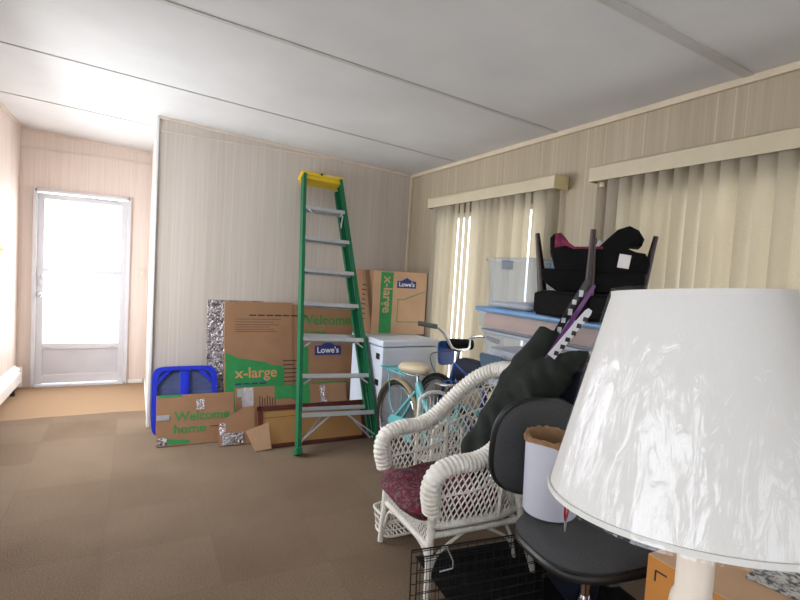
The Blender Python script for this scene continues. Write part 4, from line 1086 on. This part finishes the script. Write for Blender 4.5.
# ------------------------------------------------------------------ folded wire crate and odds and ends low down
r = thing('wire_crate', 'folded black wire dog crate standing on edge in front of the wicker chair leg', 'dog crate', (1.35, 1.67, 0), (-.05, 0, -.12))
b = new(); CW, CH = .62, .285
for yy in (-.03, .03):
    for z in [0.006+.045*k for k in range(7)]: tube(b, [(-CW/2, yy, z), (CW/2, yy, z)], .0022 if z > .01 else .004, 4)
    n = 15
    for k in range(n): x = -CW/2+CW*k/(n-1); tube(b, [(x, yy+.003, .004), (x, yy+.003, CH-.006)], .0016, 4)
    tube(b, [(-CW/2, yy, .004), (-CW/2, yy, CH), (CW/2, yy, CH), (CW/2, yy, .004)], .004, 6)
obj('wire_panel', b, 'wire', r)
b = new(); tube(b, [(-.18, -.034, .31), (-.15, -.034, .25), (-.15, -.034, .22), (-.21, -.034, .215)], .003, 5); obj('door_latch', b, 'aluminium', r)
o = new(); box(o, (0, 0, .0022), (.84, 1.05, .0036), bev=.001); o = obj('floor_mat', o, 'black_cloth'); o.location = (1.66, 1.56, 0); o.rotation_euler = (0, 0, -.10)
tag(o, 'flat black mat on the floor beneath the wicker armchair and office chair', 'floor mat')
r = thing('cloth_bundle', 'small cream cloth bundle under the office chair seat', 'cloth', (1.33, 1.06, 0))
b = new(); pad(b, .15, .12, .07, 2.6, .03, puff=.012, xf=XF((0, 0, .335))); crinkle(b, .01, 14); obj('cloth', b, 'cream_cloth', r, True)
b = new(); box(b, (0, 0, .14), (.12, .12, .28), bev=.01); obj('carton', b, 'magenta_box', r)
# cardboard boxes lower right
r = thing('cardboard_box', 'open-topped orange-brown carton at the bottom, under the bracket-marked box', 'cardboard box', (1.69, .66, 0), (0, 0, 0))
b = new(); box(b, (0, 0, .16), (.53, .60, .32), bev=.003); obj('carton', b, 'card_warm', r)
b = new(); box(b, (-.285, .05, .312), (.07, .46, .004), (0, -.3, 0)); obj('flap', b, 'card_warm', r)
r = thing('cardboard_box', 'brown cardboard box with printed corner brackets just behind the lamp column', 'cardboard box', (1.69, .66, .325), (0, 0, 0))
b = new(); box(b, (0, 0, .1375), (.50, .63, .275), bev=.003); obj('carton', b, 'card_warm', r)
b = new()
for s in (-1, 1): box(b, (s*.126, 0, .277), (.247, .628, .004), bev=.001)
obj('top_flap', b, 'card_light', r)
b = new()
for (y, z, sy_, sz_) in ((.285, .24, -1, -1), (.12, .24, 1, -1), (.285, .06, -1, 1), (.12, .06, 1, 1)):
    box(b, (-.2508, y+sy_*.018, z), (.001, .036, .005)); box(b, (-.2508, y, z+sz_*.016), (.001, .005, .034))
obj('bracket_print', b, 'black_ink', r)
b = new(); box(b, (-.2505, 0, .272), (.002, .62, .004)); obj('edge_shadow_gap', b, 'black_ink', r) if False else b.free()
b = new(); box(b, (.02, -.05, .2802), (.05, .17, .0012), (0, 0, .1)); obj('white_label', b, 'white_ink', r)
b = new(); bb = bmesh.new(); bmesh.ops.create_grid(bb, x_segments=12, y_segments=12, size=.5)
for v in bb.verts: v.co = Vector((v.co.x*.20, v.co.y*.34, .004+abs(noise.noise(v.co*4))*.006))
rr_ = bmesh.ops.extrude_face_region(bb, geom=list(bb.faces))
for v in [g for g in rr_['geom'] if isinstance(g, bmesh.types.BMVert)]: v.co.z += .003
join(b, bb); o = obj('newspaper', b, 'news'); o.location = (1.72, .62, .602); o.rotation_euler = (0, 0, .15); tag(o, 'folded newspaper lying on top of the bracket-marked box', 'newspaper')

# ------------------------------------------------------------------ lamp
r = thing('floor_lamp', 'ivory column lamp with a large white shade still in clear plastic, right foreground', 'lamp', (.7962, .4581, 0))
b = new(); lathe(b, [(0, 0), (.14, 0), (.15, .012), (.14, .03), (.06, .045), (.035, .07), (.03, .12), (.04, .15), (.03, .18), (.0265, .22), (.0265, .55), (.034, .57), (.034, .60), (.0265, .62), (.0265, .90), (.031, .915), (.033, .93), (.031, .945), (.0265, .955), (.027, 1.10), (.024, 1.13), (.03, 1.15), (.012, 1.165)], seg=36); obj('column', b, 'ivory', r, True)
b = new(); lathe(b, [(.011, 1.16), (.016, 1.18), (.016, 1.24), (.012, 1.25)], seg=16)
n0 = Vector((-.0124, .0841, 1)).normalized()
tc = Vector((-.0109, .0305, 1.4287))
tube(b, spline([(.02, 0, 1.17), (.055, .0, 1.24), (.04, .01, 1.34), tuple(tc-n0*.02)], 5), .0025, 5); tube(b, spline([(-.02, 0, 1.17), (-.06, .0, 1.24), (-.05, .01, 1.34), tuple(tc-n0*.02)], 5), .0025, 5)
obj('harp', b, 'lamp_socket', r, True)
b = new(); lathe(b, [(.012, 1.25), (.02, 1.27), (.03, 1.30), (.028, 1.33), (.012, 1.35), (0, 1.352)], seg=20); obj('bulb', b, 'white_ink', r, True)
Q = n0.to_track_quat('Z', 'X').to_matrix().to_4x4(); XS = Matrix.Translation(tc) @ Q
H_, rt_, rb_ = .3233, .1231, .2223
b = new()
lathe(b, [(rb_, -H_), (rt_, 0), (rt_-.002, 0), (rb_-.002, -H_), (rb_, -H_)], seg=96, xf=XS, cap=False); sh_ = obj('lamp_shade', b, 'shade', r, True)
for rad, z in ((rt_, -.004), (rb_, -H_+.004)):
    b = new(); lathe(b, [(rad+.001-(.0015 if z > -.1 else -.0), z-.004), (rad+.0025, z-.004), (rad+.0025, z+.004), (rad-.001, z+.004)], seg=96, xf=XS, cap=False)
    obj('trim_band', b, 'shade', sh_, True)
b = new()
for k in range(3):
    a = 2*PI*k/3+.4; tube(b, [XS @ Vector((0, 0, -.012)), XS @ Vector((rt_*math.cos(a), rt_*math.sin(a), -.006))], .002, 5)
lathe(b, [(0, -.012), (.012, -.012), (.012, -.004), (.006, -.001), (0, 0)], seg=16, xf=XS); obj('spider_fitting', b, 'lamp_socket', sh_, True)
# the plastic wrap: long vertical folds, a little off the fabric
bb = bmesh.new(); K, J = 220, 40; rows = []
for j in range(J+1):
    t = j/J; z = .006 - (H_+.010)*t; rad = rt_+(rb_-rt_)*t
    row = []
    for k in range(K):
        a = 2*PI*k/K
        n1 = noise.noise(Vector((math.cos(a)*8+9, math.sin(a)*8, t*1.6)))
        n2 = noise.noise(Vector((math.cos(a)*26, math.sin(a)*26+3, t*3.0+n1*2)))
        fold = .0015+.005*max(0, n1)**1.0 + .003*abs(n2)
        if j in (0,): fold = .001
        row.append(bb.verts.new(XS @ Vector(((rad+fold)*math.cos(a), (rad+fold)*math.sin(a), z))))
    rows.append(row)
for A, B in zip(rows, rows[1:]):
    for k in range(K): bb.faces.new((A[k], A[(k+1) % K], B[(k+1) % K], B[k]))
obj('plastic_wrap', bb, 'wrap', sh_, True)
